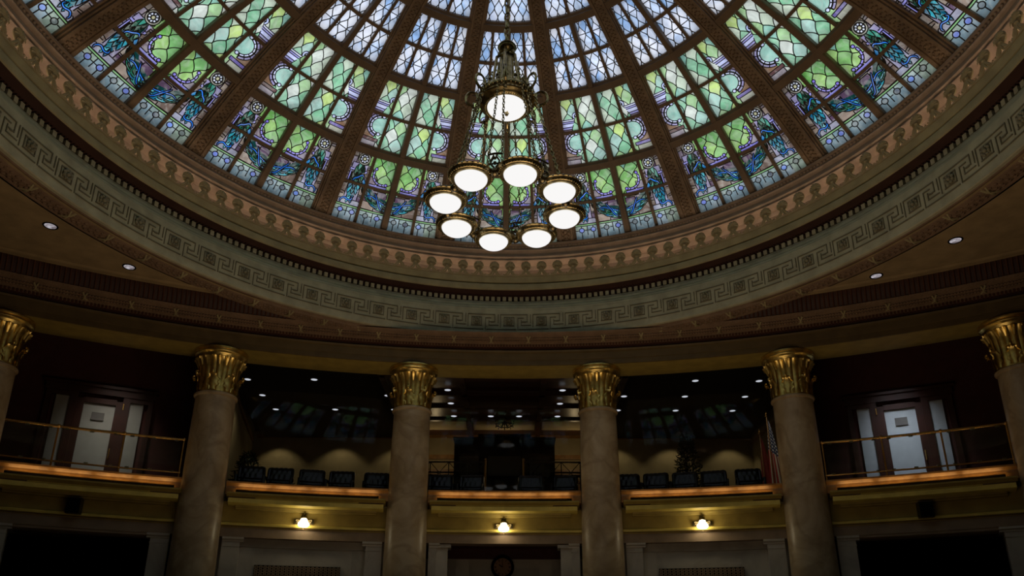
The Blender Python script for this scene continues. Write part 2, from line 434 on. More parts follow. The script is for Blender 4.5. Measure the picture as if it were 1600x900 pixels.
def tier1():
    W, H = 1.235, 1.53; P = Paint(W, H, 250); rn = random.Random(5)
    P.fill([(-W, 0), (W, 0), (W, H), (-W, H)], (122, 108, 112), False)
    # background slabs
    ys = [.27, .5, .72, .9, 1.12, 1.34, 1.53]
    for sx in (-1, 1):
        for x0, x1 in ((.56, .68), (.68, .94), (.94, 1.08), (.30, .56), (.06, .30)):
            for i in range(len(ys)-1):
                y0 = ys[i]+rn.uniform(-.06, .06)*(i > 0); y1 = ys[i+1]
                if x1 <= .56 and i > 2: continue
                c = rn.choice(MAUVE)
                P.fill([(sx*x0, y0), (sx*x1, y0+rn.uniform(-.03, .03)), (sx*x1, y1), (sx*x0, y1)], c)
    # green scales above
    P.scales([(-.56, .86), (-.56, H), (.56, H), (.56, .86), (.16, .86), (.12, .70), (-.12, .70), (-.16, .86)], .150, .185, SCG, 1.9, rn)
    P.rect(.0, .09, .52, .74, (132, 196, 84), (150, 200, 110))
    # sill of the balustrade and its scrolled ring
    P.rect(.13, .56, .72, .77, (176, 172, 226)); P.rect(.15, .56, .77, .84, (140, 134, 220), (150, 146, 224))
    P.rect(.40, .56, .84, 1.0, (150, 140, 150), (128, 110, 120))
    P.sym(arcband(.28, 1.08, .19, .235, -115, 25, 14), (150, 140, 222), (158, 150, 226))
    for sx in (-1, 1):
        for a in range(-95, 20, 22):
            P.line([(sx*(.28+r*cos(R_(a))), 1.08+r*sin(R_(a))) for r in (.19, .235)])
    for a in (-118, 30):
        P.sym(circle(.28+.215*cos(R_(a)), 1.08+.215*sin(R_(a)), .034, 10), (136, 120, 226))
    # outer light: pillar, cap, pedestal
    P.rect(.68, .95, .38, 1.02, (150, 146, 170), (142, 134, 158)); P.rect(.64, 1.02, 1.02, 1.07, (156, 150, 220)); P.rect(.66, 1.0, 1.07, 1.2, (150, 142, 176))
    P.rect(.965, 1.0, .74, 1.02, (150, 146, 226)); P.symline([(.68, .66), (.95, .62)]); P.symline([(.95, .52), (1.1, .56)])
    P.rect(.56, .66, 1.2, 1.53, (150, 200, 110))
    ped = [(.60, .27)]+[(1.04, .27)]+circle(1.0, .34, .045, 5, 0, 90)+circle(.64, .34, .045, 5, 90, 180)
    P.sym(ped, (156, 156, 172), (148, 146, 160))
    # border with roundels
    pale = [(142, 160, 156), (156, 172, 166), (128, 150, 158), (150, 168, 176), (140, 156, 140)]
    for sx in (-1, 1):
        for x0, x1 in ((0, .28), (.28, .56), (.56, .81), (.81, 1.235)):
            P.fill([(sx*x0, -.02), (sx*x1, -.02), (sx*x1, .125), (sx*x0, .125)], rn.choice(pale))
            P.fill([(sx*x0, .125), (sx*x1, .125), (sx*x1, .225), (sx*x0, .225)], rn.choice(pale))
        P.fill([(0, .225), (sx*1.235, .225), (sx*1.235, .265), (0, .265)], (130, 176, 118))
        for x in (.175, .415, .69, .93):
            P.fill(circle(sx*x, .128, .052, 14), rn.choice([(112, 120, 122), (118, 134, 206), (104, 112, 108), (122, 150, 220), (126, 136, 140), (96, 104, 116)]))
            P.line([(sx*x, 0), (sx*x, .07)]); P.line([(sx*x, .18), (sx*x, .225)])
    # swag between the garlands
    lv = []
    for i in range(6):
        for j in (-1, 0, 1):
            X = .03+i*.105; hw = .120*(1-.5*(X/.66)**1.5)
            Y = .40+.42*(X/.62)**2+j*hw*.62
            lv.append((X, Y, math.atan2(-.42*2*X/.62**2, -1)+j*.10, j))
    lv.sort(key=lambda q: q[0])
    for sx in (-1, 1):
        P.fill([(0, .28), (sx*.30, .34), (sx*.54, .55), (sx*.60, .80), (sx*.54, .84), (sx*.34, .62), (0, .53)], (12, 58, 56), False)
        for X, Y, an, j in lv:
            c = rn.choice(TEALS+GREENS)
            pl = leafpoly(X+.09, Y, an, .25, .088)
            P.fill([(sx*x, y) for x, y in pl], c)
        P.fill([(sx*x, y) for x, y in ribbon([(.50, .56), (.40, .58), (.26, .52), (.10, .46), (.02, .50)], .034)], BLUE)
        P.fill([(sx*x, y) for x, y in ribbon([(.34, .66), (.26, .52), (.17, .36), (.10, .33)], .034)], (24, 110, 220))
    # hanging garlands
    for sx in (-1, 1):
        P.fill([(sx*x, y) for x, y in [(.80, 1.26), (.90, 1.0), (.93, .84), (.87, .6), (.85, .42), (.82, .42), (.76, .6), (.66, .84), (.70, 1.0)]], (14, 66, 60), False)
        rows = 8
        for i in range(rows):
            t = 1-i/(rows-1)                 # tail first
            Y = 1.24-.74*t; hw = .03+.10*sin(pi*min(1, (t*1.05)**.8))**1
            if t > .75: hw = .035+(1-t)*.14
            n = 3 if hw > .06 else 2
            for j in range(n):
                f = (j+.5)/n*2-1; x = .80+.03*t+f*hw*.85
                pal = GREENS if t < .52 else TEALS
                P.fill([(sx*a, b) for a, b in leafpoly(x, Y+.04, -pi/2+f*.22, .25, .082)], rn.choice(pal))
        P.fill([(sx*x, y) for x, y in [(.66, .92), (.60, .82), (.58, .70), (.63, .74), (.69, .84)]], (40, 130, 190))
        P.fill([(sx*x, y) for x, y in ribbon([(.67, .93), (.72, .97), (.80, .90), (.86, .86), (.88, .80)], .038)], BLUE)
        P.fill([(sx*x, y) for x, y in ribbon([(.80, .45), (.78, .40), (.84, .37), (.93, .40), (.99, .35), (.99, .29)], .036)], BLUE)
        # rosette
        P.fill(circle(sx*.79, 1.32, .135, 22), (150, 146, 132))
        for a in range(0, 360, 60): P.line([(sx*.79+r*cos(R_(a)), 1.32+r*sin(R_(a))) for r in (.095, .135)])
        P.fill(circle(sx*.79, 1.32, .097, 18), (40, 40, 52))
        for a in range(0, 360, 45):
            P.fill(circle(sx*.79+.067*cos(R_(a+20)), 1.32+.067*sin(R_(a+20)), .027, 8), (224, 230, 248))
        P.fill(circle(sx*.79, 1.32, .038, 12), (206, 202, 160))
    return P
def tier2():
    W, H = .985, 1.60; P = Paint(W, H, 210); rn = random.Random(11)
    P.fill([(-W, 0), (W, 0), (W, H), (-W, H)], (150, 200, 165), False)
    P.scales([(-W, -.01), (W, -.01), (W, H), (-W, H)], .122, .20, SC2, 1.9, rn)
    for sx in (-1, 1):
        def f(pl, c): P.fill([(sx*x, y) for x, y in pl], c)
        W2 = .99
        f([(.56, .0), (W2, .0), (W2, .20), (.56, .20)], rn.choice([(178, 178, 160), (160, 150, 156)]))
        f([(.53, .20), (W2, .20), (W2, .27), (.53, .27)], rn.choice([(104, 74, 74), (118, 104, 168)]))
        f([(.62, .27), (W2, .27), (W2, .44), (.62, .44)], (140, 108, 84)); f([(.66, .44), (W2, .44), (W2, .62), (.66, .62)], (104, 80, 92))
        f([(.62, .62), (W2, .62), (W2, .86), (.62, .86)], (128, 104, 120))
        f(circle(.60, .56, .20, 22), (156, 200, 184))
        f(arcband(.60, .56, .14, .19, 70, 285, 16)[::1], (206, 212, 244)) if False else None
        f(arcband(.57, .56, .165, .205, -95, 95, 16), (214, 218, 246)); f(arcband(.57, .56, .215, .265, -80, 80, 14), (156, 148, 190))
        for a in range(-78, 90, 26): P.line([(sx*(.57+r*cos(R_(a))), .56+r*sin(R_(a))) for r in (.165, .265)])
        f(circle(.56, .375, .035, 10), (208, 214, 248)); f(circle(.56, .755, .035, 10), (208, 214, 248))
        for y0, y1, c in ((.86, .91, (150, 146, 200)), (.91, .99, (200, 204, 240)), (.99, 1.03, (160, 156, 214)), (1.03, 1.07, (214, 216, 240))):
            f([(.62-(y0-.86)*.4, y0), (W2, y0), (W2, y1), (.62-(y1-.86)*.4, y1)], c)
        f(arcband(.50, 1.13, .03, .075, -60, 170, 10), (190, 200, 240)); f(circle(.50, 1.14, .022, 8), (220, 222, 246))
    return P
def tier3():
    W, H = .715, 1.44; P = Paint(W, H, 150); rn = random.Random(21)
    P.fill([(-W, 0), (W, 0), (W, H), (-W, H)], (200, 212, 240), False)
    P.scales([(-W, -.01), (W, -.01), (W, H), (-W, H)], .0795, .18, SKYP, .0, rn)
    for y in (.36, 1.08): P.line([(-W, y), (W, y)])
    return P
def tier4():
    W, H = .47, 1.45; P = Paint(W, H, 100); rn = random.Random(23)
    P.fill([(-W, 0), (W, 0), (W, H), (-W, H)], (200, 212, 240), False)
    P.scales([(-W, -.01), (W, -.01), (W, H), (-W, H)], .067, .17, SKYP, .0, rn)
    return P

def ftier(i, W, H, dr):
    # x in [-W,W] -> bay angle (converging ribs), y -> polar angle
    def f(x, y): return dp(x/W*.98*BAY/2, PH[i]+(PH[i+1]-PH[i])*y/H+(.012 if (i == 0 and y <= 0) else 0), dr)
    return f
glass_meshes, lead_meshes = [], []
for i, tf in enumerate((tier1, tier2, tier3, tier4)):
    P = tf()
    glass_meshes.append(P.glassmesh('stained_glass', ftier(i, P.W, P.H, .13)))
    mb = MB(); P.lead(mb, ftier(i, P.W, P.H, .112), (.019, .018, .017, .016)[i])
    lead_meshes.append(mb.mesh('lead_came', smooth=False))
for i, me in enumerate(glass_meshes): me.materials.append(M['stain'] if i < 2 else M['stainsky'])
for me in lead_meshes: me.materials.append(M['lead'])

def strip_phi(prof, ph0, ph1, n, wfun, a_c=0.0):
    """member running up the dome: prof [(s, dr)], lateral = s*wfun(phi) metres around azimuth a_c"""
    mb = MB(); rows = []
    for i in range(n+1):
        ph = ph0+(ph1-ph0)*i/n; rad = (RHO*sin(ph)); w_ = wfun(ph)
        row = []
        for s_, dr in prof:
            lat = s_*w_; a = a_c+math.asin(max(-1, min(1, lat/rad)))
            row.append(dp(a, ph, dr))
        rows.append(row)
    mb.grid(rows); return mb
def strip_a(prof, ph, a0, a1, n):
    """member running around the dome: prof [(metres along phi, dr)]"""
    mb = MB(); rows = []
    for i in range(n+1):
        a = a0+(a1-a0)*i/n
        rows.append([dp(a, ph+m/RHO, dr) for m, dr in prof])
    mb.grid(rows); return mb
def wrib(ph): R = 1.567*sin(ph); return (.022+.023*R)/2*S
half = BAY/2
ribprof = [(-1.42, .24), (-1.42, .085), (-1.2, .085), (-1.2, .04), (-1.0, .04), (-1.0, 0), (-.66, 0), (-.60, .022), (.60, .022), (.66, 0), (1.0, 0), (1.0, .04), (1.2, .04), (1.2, .085), (1.42, .085), (1.42, .24)]
rib_mb = strip_phi(ribprof, .70, .10, 40, wrib)
rib_mesh = rib_mb.mesh('rib', True, 30); rib_mesh.materials.append(M['rib'])
orn = MB()
ph = .690
while ph > .12:
    wv = wrib(ph)
    for sx in (-1, 1):
        rad = RHO*sin(ph); a = math.asin(sx*.36*wv/rad)
        c = dp(a, ph, .02); orn.sphere(c, .026*wv/.157, 8, 4)
        a2 = math.asin(sx*.12*wv/rad); orn.sphere(dp(a2, ph-.0035, .02), .020*wv/.157, 6, 4)
    ph -= .0078
orn_mesh = orn.mesh('carved_ornament'); orn_mesh.materials.append(M['rib'])

mull = strip_phi([(-1, .24), (-1, .06), (-.72, .03), (.72, .03), (1, .06), (1, .24)], .70, PH[3], 24, lambda p: .075*(.45+.55*1.567*sin(p))).mesh('mullion', True, 30)
qbar = [strip_phi([(-1, .17), (-1, .09), (1, .09), (1, .17)], .70, PH[3], 24, lambda p: .032*(.5+.5*1.567*sin(p)), s_*.46*half).mesh('glazing_bar', True, 30) for s_ in (-1, 1)]
tbar = strip_phi([(-1, .17), (-1, .09), (1, .09), (1, .17)], PH[3], PH[4], 8, lambda p: .024).mesh('glazing_bar', True, 30)
hb = [strip_a([(-.03, .17), (-.03, .09), (.03, .09), (.03, .17)], (PH[i]+PH[i+1])/2, -half, half, 8).mesh('crossbar', True, 30) for i in range(3)]
tprof = [(-.10, .24), (-.10, .08), (-.065, .05), (-.065, .02), (.065, .02), (.065, .05), (.10, .08), (.10, .24)]
trs = [strip_a(tprof, PH[i], -half, half, 8).mesh('transom', True, 30) for i in (1, 2, 3, 4)]
for me in [mull]+qbar+[tbar]+hb+trs: me.materials.append(M['frame'])
names = {0: 'directly behind the chandelier', -1: 'first to the left of the chandelier', 1: 'first to the right of the chandelier',
         -2: 'second to the left of the chandelier', 2: 'second to the right of the chandelier', -3: 'third to the left of the chandelier',
         3: 'third to the right of the chandelier', -4: 'fourth to the left, cut by the top left corner', 4: 'fourth to the right, cut by the top right corner'}
for k in range(-7, 9):
    a = k*BAY+A0
    lb = names.get(k, 'high overhead out of view, %s bay round to the %s' % (('', 'first', 'second', 'third', 'fourth', 'fifth', 'sixth', 'seventh', 'eighth')[abs(k)], 'left' if k < 0 else 'right'))
    root = empty('window_%d' % (k+8), SC, -a, 'stained glass dome bay with green garlands, ' + lb, 'window', None, 'structure')
    for me in glass_meshes: obj('stained_glass', me, None, root)
    for me in lead_meshes: obj('lead_came', me, None, root)
    obj('mullion', mull, None, root)
    for q in qbar: obj('glazing_bar', q, None, root)
    obj('glazing_bar', tbar, None, root)
    for q in hb: obj('crossbar', q, None, root)
    for q in trs: obj('transom', q, None, root)
side = lambda k: ('left', 'right')[k > 0]
ordn = ['first', 'second', 'third', 'fourth', 'fifth', 'sixth', 'seventh', 'eighth']
for k in range(-8, 8):
    a = (k+.5)*BAY+A0
    i = -k-1 if k < 0 else k
    root = empty('dome_rib', SC, -a, 'carved tan dome rib with beaded face, %s to the %s of the chandelier' % (ordn[i], 'left' if k < 0 else 'right'), 'dome rib', 'carved ribs of the dome')
    obj('rib_body', rib_mesh, None, root); obj('carved_ornament', orn_mesh, None, root)
mb = MB(); mb.add([dp(2*pi*i/48, .13, .05) for i in range(48)], [tuple(range(48))])
o = obj('oculus_cap', mb, M['frame']); o.location = SC; tag(o, 'round brown cap at the crown of the dome', 'ceiling cap', kind='structure'); o.name = 'trim_9'

# ================================================================== RIM OF THE DOME
FULL = (-pi, pi)
def ring(name, prof, mat, label, n=240, rng=FULL, C=C0, cat='moulding', angle=30):
    o = obj(name, rev(U(prof), rng[0], rng[1], n, C), mat, None, True, angle)
    tag(o, label, cat, kind='structure'); return o
t1 = ring('trim_1', [(1.10, 1.30), (1.03, 1.30), (1.02, 1.262), (.999, 1.2635), (.9965, 1.262), (.9965, 1.256), (1.001, 1.254), (1.001, 1.244), (.998, 1.242), (.996, 1.238), (.998, 1.233),
           (1.003, 1.229), (1.003, 1.222), (.999, 1.219), (.998, 1.214), (1.001, 1.210), (1.003, 1.209), (1.001, 1.2065), (1.001, 1.203), (1.004, 1.2015), (1.012, 1.199), (1.030, 1.196)], M['rim'],
          'tan moulded ring with small rounds framing the base of the stained glass')
mb = MB()
cl = rev(U([(.9965, 1.1225), (1.0035, 1.1225), (1.0035, 1.1195)]), -pi, pi, 240, C0)
o = obj('cove_light_strip', cl, emis('cove tube light', (1.0, .80, .62), 11.0), t1)
nb = 620
for k in range(nb):
    a = 2*pi*k/nb; r = .9995*S
    mb.sphere((C0[0]+r*sin(a), C0[1]+r*cos(a), Zh(1.249)), .026, 8, 4)
o = obj('bead', mb, M['rim'], t1); o['kind'] = 'stuff'
t2 = ring('trim_2', [(1.030, 1.196), (1.036, 1.185), (1.034, 1.165), (1.022, 1.140), (1.010, 1.128), (1.006, 1.118)], M['rim'],
          'smooth lit cove behind the row of plaster shells')
t3 = ring('trim_3', [(1.006, 1.118), (.995, 1.126), (.9885, 1.137), (.9845, 1.1375), (.9845, 1.132), (.987, 1.126), (.9885, 1.118), (.9915, 1.1155), (.996, 1.1145), (.996, 1.111),
                     (.986, 1.110), (.985, 1.107), (.987, 1.092), (.990, 1.090)], M['olive'], 'olive fascia below the shell ornaments of the dome rim')
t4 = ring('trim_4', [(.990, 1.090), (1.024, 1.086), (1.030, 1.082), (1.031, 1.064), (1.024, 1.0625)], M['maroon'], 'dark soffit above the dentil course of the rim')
t5 = ring('trim_5', [(1.026, 1.064), (1.014, 1.0625), (1.014, 1.056), (1.006, 1.052), (1.004, 1.044), (.997, 1.037), (.996, 1.031), (.992, 1.028), (.992, 1.0205), (.990, 1.0195), (.990, .9335), (.992, .9313), (.999, .9305)],
          M['band'], 'grey green drum band with Greek key relief around the dome')
mb = MB(); nd = 354
for k in range(nd):
    a = 2*pi*k/nd; r = 1.0215*S
    mb.box((C0[0]+r*sin(a), C0[1]+r*cos(a), Zh(1.0725)), (.074, .09, .098), -a)
o = obj('dentil_course', mb, M['band'], t5, False)
mb = MB()
for k in range(2*nd):
    a = pi*k/nd; r = 1.018*S
    mb.box((C0[0]+r*sin(a), C0[1]+r*cos(a), Zh(1.0835)), (.035, .05, .02), -a)
obj('bead_course', mb, M['maroon'], t4, False)

# shells (one mesh, many instances)
mb = MB()
# fan shell ~0.18 wide 0.26 high, local: x lateral, z up, y toward viewer is -y
NF = 9
rows = []
for i in range(NF*4+1):
    th = R_(-30)+R_(240)*i/(NF*4)
    rr = []
    for j in range(6):
        t = j/5
        rad = .010+.100*t
        rid = .5+.5*cos(2*pi*i/4)
        rr.append((rad*cos(th)*1.0, -(.028*sin(pi*min(1, t*.95))**.7+.018*rid*t+.012), (.232)+rad*sin(th)*1.06))
    rows.append(rr)
mb.grid(rows)
mb.sphere((0, -.03, .175), .026, 8, 6); mb.box((0, -.01, .13), (.06, .04, .12))
# back body
mb.lathe([(.001, -.01), (.100, -.005), (.108, .008), (.100, .02), (.001, .03)], 24, (0, 0, 0), capt=False)
vs = []
for i in range(len(mb.v)-24*5, len(mb.v)):
    x, y, z = mb.v[i]; mb.v[i] = (x, z, .236+y*1.06)
for sx in (-1, 1):
    def sw(pts, r): mb.tube([(sx*x, y, z) for x, y, z in pts], r, 6)
    sw([(.012, -.02, .165), (.035, -.028, .12), (.058, -.03, .08), (.085, -.028, .045), (.105, -.02, .022), (.135, -.015, .022)], [.012, .018, .022, .022, .016, .010])
    sw([(.0, -.02, .13), (.015, -.026, .08), (.035, -.026, .035), (.07, -.02, .012), (.12, -.015, .002)], [.012, .016, .018, .016, .012])
    sw([(.135, -.015, .03), (.146, -.015, .045), (.157, -.015, .03)], [.008, .016, .008])
    mb.sphere((sx*.045, -.045, .10), .013, 6, 4)
mb.box((0, -.005, -.004), (.35, .03, .03))
shell_mesh = mb.mesh('shell_ornament'); shell_mesh.materials.append(M['shell'])
NS = 124
shell_az = [k*2*pi/NS for k in range(-50, 50)]
for a in shell_az:
    o = obj('shell_ornament', shell_mesh, None, t3); r = .9855*S
    o.location = (C0[0]+r*sin(a), C0[1]+r*cos(a), Zh(1.1375)); o.rotation_euler = (0, 0, -a)
mb = MB()
for k in range(50, 74):
    a = k*2*pi/NS; r = .9855*S; Mx = Matrix.Translation((C0[0]+r*sin(a), C0[1]+r*cos(a), Zh(1.1375))) @ Matrix.Rotation(-a, 4, 'Z')
    mb.add([tuple(Mx @ v.co) for v in shell_mesh.vertices], [tuple(p.vertices) for p in shell_mesh.polygons])
o = obj('shell_ornament', mb, M['shell'], t3); o['kind'] = 'stuff'

# Greek key strips, coloured dark for the shade in its grooves: one period = 14.4 x 6.6 units
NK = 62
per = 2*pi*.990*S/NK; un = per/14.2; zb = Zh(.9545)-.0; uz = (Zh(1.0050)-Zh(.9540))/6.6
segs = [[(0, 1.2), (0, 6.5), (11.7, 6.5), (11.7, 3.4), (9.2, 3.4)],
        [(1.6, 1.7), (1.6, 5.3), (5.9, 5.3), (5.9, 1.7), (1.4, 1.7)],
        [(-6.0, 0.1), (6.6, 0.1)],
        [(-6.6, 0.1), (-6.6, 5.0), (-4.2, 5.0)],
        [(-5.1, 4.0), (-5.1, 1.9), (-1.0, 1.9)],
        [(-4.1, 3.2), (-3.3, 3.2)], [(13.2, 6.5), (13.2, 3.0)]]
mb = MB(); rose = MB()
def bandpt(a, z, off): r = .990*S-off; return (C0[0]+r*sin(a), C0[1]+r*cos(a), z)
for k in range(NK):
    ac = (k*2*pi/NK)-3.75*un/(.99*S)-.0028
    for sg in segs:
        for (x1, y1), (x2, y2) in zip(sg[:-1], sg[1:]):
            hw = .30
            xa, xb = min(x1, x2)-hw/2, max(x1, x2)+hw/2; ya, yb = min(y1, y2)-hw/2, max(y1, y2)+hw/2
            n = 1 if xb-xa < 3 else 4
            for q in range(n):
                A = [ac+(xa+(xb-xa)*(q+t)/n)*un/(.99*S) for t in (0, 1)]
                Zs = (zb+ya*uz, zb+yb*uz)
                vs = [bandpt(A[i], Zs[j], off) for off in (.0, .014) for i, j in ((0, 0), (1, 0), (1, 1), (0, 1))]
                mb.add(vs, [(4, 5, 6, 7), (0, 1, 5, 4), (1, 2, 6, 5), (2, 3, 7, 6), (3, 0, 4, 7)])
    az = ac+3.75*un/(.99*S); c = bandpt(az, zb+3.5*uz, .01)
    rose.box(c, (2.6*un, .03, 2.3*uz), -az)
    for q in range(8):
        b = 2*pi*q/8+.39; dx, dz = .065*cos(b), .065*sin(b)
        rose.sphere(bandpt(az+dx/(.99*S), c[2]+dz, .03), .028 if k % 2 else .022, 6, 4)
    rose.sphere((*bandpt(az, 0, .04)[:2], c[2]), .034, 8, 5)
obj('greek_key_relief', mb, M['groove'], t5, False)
obj('rosette', rose, principled('rosette plaster', (.27, .245, .155), .6), t5).__setitem__('kind', 'stuff')

# carved outer ring
t6 = ring('trim_6', [(.999, .9305), (1.006, .927), (1.008, .924), (1.014, .9215), (1.026, .9195), (1.038, .9215), (1.043, .924), (1.047, .9225), (1.052, .9225), (1.054, .925), (1.060, .925), (1.062, .930)],
          M['brown'], 'brown carved garland moulding below the Greek key band')
mb = MB(); g = MB()
nl = 420
for k in range(nl):
    a = 2*pi*k/nl
    for j, rr in enumerate((1.016, 1.026, 1.036)):
        r = rr*S; aa = a+(.004 if j == 1 else 0)
        c = (C0[0]+r*sin(aa), C0[1]+r*cos(aa), Zh(.9195 if j == 1 else .921))
        mb.sphere(c, .034, 6, 4, .6)
obj('leaf_carving', mb, M['brown'], t6)
for k in range(62):
    a = 2*pi*(k+.5)/62
    for s_ in (-1, 1):
        p = [(r*S, Zh(h)) for r, h in ((1.008, .925), (1.018, .9185), (1.030, .9175), (1.042, .9215))]
        g.tube([(C0[0]+r*sin(a+s_*.004*(i-1.5)), C0[1]+r*cos(a+s_*.004*(i-1.5)), z) for i, (r, z) in enumerate(p)], .02, 6)
obj('ribbon_tie', g, M['olive'], t6)

# ================================================================== CEILING, COLONNADE
AZ = R_(62)
HC = .925
# flat ceiling with the round opening, built as rings around the dome axis clipped by the colonnade
mb = MB(); n = 220
def ceil_z(): return Zh(HC)
# triangular corner ceilings: polar grid around C1, faces inside the dome circle removed
na, nr = 260, 60; r0, r1 = -0.0, 2.296*S
pts = {}; fs = []; vs = []
def addv(p): vs.append(p); return len(vs)-1
for i in range(na+1):
    a = -R_(90)+R_(180)*i/na
    for j in range(nr+1):
        r = r0+(r1-r0)*j/nr; pts[i, j] = addv((C1[0]+r*sin(a), C1[1]+r*cos(a), Zh(HC)))
def keep(p): return math.hypot(p[0]-C0[0], p[1]-C0[1]) > 1.0*S
for i in range(na):
    for j in range(nr):
        q = [pts[i, j], pts[i+1, j], pts[i+1, j+1], pts[i, j+1]]
        if all(keep(vs[t]) for t in q): fs.append(tuple(q))
        else:
            kq = [t for t in q if keep(vs[t])]
            if kq:   # snap inner vertices to the circle
                nq = []
                for t in q:
                    p = vs[t]
                    if not keep(p):
                        d = math.hypot(p[0]-C0[0], p[1]-C0[1]); p2 = (C0[0]+(p[0]-C0[0])/d*S, C0[1]+(p[1]-C0[1])/d*S, p[2]); t = addv(p2)
                    nq.append(t)
                fs.append(tuple(nq))
mb.add(vs, fs)
# rear part behind the curve axis
mb.add([(C1[0]-2.296*S, C1[1], Zh(HC)), (C1[0]+2.296*S, C1[1], Zh(HC)), (C1[0]+2.296*S, C1[1]-3, Zh(HC)), (C1[0]-2.296*S, C1[1]-3, Zh(HC))], [(0, 1, 2, 3)])
o = obj('ceiling', mb, M['ceil'], None, False); tag(o, 'flat ochre ceiling between the dome ring and the colonnade', 'ceiling', kind='structure')

def clipped_rev(prof, C, n, rng):
    """revolve around C but drop faces whose plan point lies inside the dome opening"""
    mb = MB(); rows = []
    for i in range(n+1):
        a = rng[0]+(rng[1]-rng[0])*i/n; rows.append([(C[0]+r*S*sin(a), C[1]+r*S*cos(a), Zh(h)) for r, h in prof])
    m = len(prof); vs = [p for r in rows for p in r]; fs = []
    for i in range(n):
        for j in range(m-1):
            q = (i*m+j, i*m+j+1, (i+1)*m+j+1, (i+1)*m+j)
            if all(math.hypot(vs[t][0]-C0[0], vs[t][1]-C0[1]) > 1.012*S for t in q): fs.append(q)
    mb.add(vs, fs); return mb
CR = (-R_(90), R_(90))
o = obj('trim_7', clipped_rev([(2.262, .9245), (2.266, .922), (2.275, .921), (2.280, .9235), (2.292, .9235), (2.296, .927), (2.300, .945)], C1, 400, CR), M['ceil'])
tag(o, 'moulded edge of the flat ceiling beside the cove', 'moulding', kind='structure')
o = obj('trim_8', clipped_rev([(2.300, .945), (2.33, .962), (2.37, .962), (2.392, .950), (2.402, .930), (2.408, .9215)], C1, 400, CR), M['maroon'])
tag(o, 'dark fluted cove above the colonnade cornice', 'cove', kind='structure')
mb = MB(); nfl = 620
for k in range(nfl):
    a = -R_(88)+R_(176)*k/nfl
    p = [(C1[0]+r*S*sin(a), C1[1]+r*S*cos(a), Zh(h)) for r, h in ((2.372, .9605), (2.390, .949), (2.400, .932), (2.405, .923))]
    if all(math.hypot(q[0]-C0[0], q[1]-C0[1]) > 1.03*S for q in p): mb.tube(p, .016, 4, cap=False)
obj('fluting', mb, M['ocher'], o)
cor = obj('trim_10', rev(U([(2.400, .925), (2.408, .9185), (2.414, .9175), (2.418, .915), (2.426, .911), (2.436, .909), (2.444, .9095), (2.448, .9075), (2.452, .906), (2.452, .898)]), *CR, 400, C1), M['brown'])
tag(cor, 'brown carved cornice running above the columns', 'cornice', kind='structure')
mb = MB(); g = MB()
nl = 900
for k in range(nl):
    a = -R_(80)+R_(160)*k/nl
    for rr, hh in ((2.420, .9125), (2.430, .9085)):
        mb.sphere((C1[0]+rr*S*sin(a), C1[1]+rr*S*cos(a), Zh(hh)), .030, 6, 4, .6)
obj('leaf_carving', mb, M['brown'], cor)
mb = MB()
nl = 760
for k in range(nl):
    a = -R_(80)+R_(160)*k/nl; r = 2.452*S
    mb.box((C1[0]+r*sin(a), C1[1]+r*cos(a), Zh(.9005)), (.030, .05, .05), -a)
obj('bead_course', mb, M['ocher'], cor, False)
for k in range(60):
    a = -R_(80)+R_(160)*(k+.5)/60
    for s_ in (-1, 1):
        g.tube([(C1[0]+r*S*sin(a+s_*.0015*(i-1.5)), C1[1]+r*S*cos(a+s_*.0015*(i-1.5)), Zh(h)) for i, (r, h) in enumerate(((2.412, .9165), (2.420, .911), (2.432, .9065), (2.443, .908)))], .017, 6)
obj('ribbon_tie', g, M['olive'], cor)
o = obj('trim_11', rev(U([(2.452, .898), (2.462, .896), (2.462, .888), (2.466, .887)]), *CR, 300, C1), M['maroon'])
tag(o, 'dark maroon frieze under the carved cornice', 'frieze', kind='structure')
o = obj('trim_12', rev(U([(2.466, .889), (2.456, .8885), (2.458, .8835), (2.464, .882), (2.467, .862), (2.470, .861), (2.470, .8455), (2.474, .8447)]), *CR, 300, C1), M['arch'])
tag(o, 'dark olive architrave face above the gilt capitals', 'beam', kind='structure')
o = obj('trim_18', rev(U([(2.474, .8447), (2.583, .8447), (2.587, .8455), (2.587, .905), (2.60, .905)]), *CR, 300, C1), M['yellow'])
tag(o, 'mustard underside of the beam resting on the columns', 'beam', kind='structure')

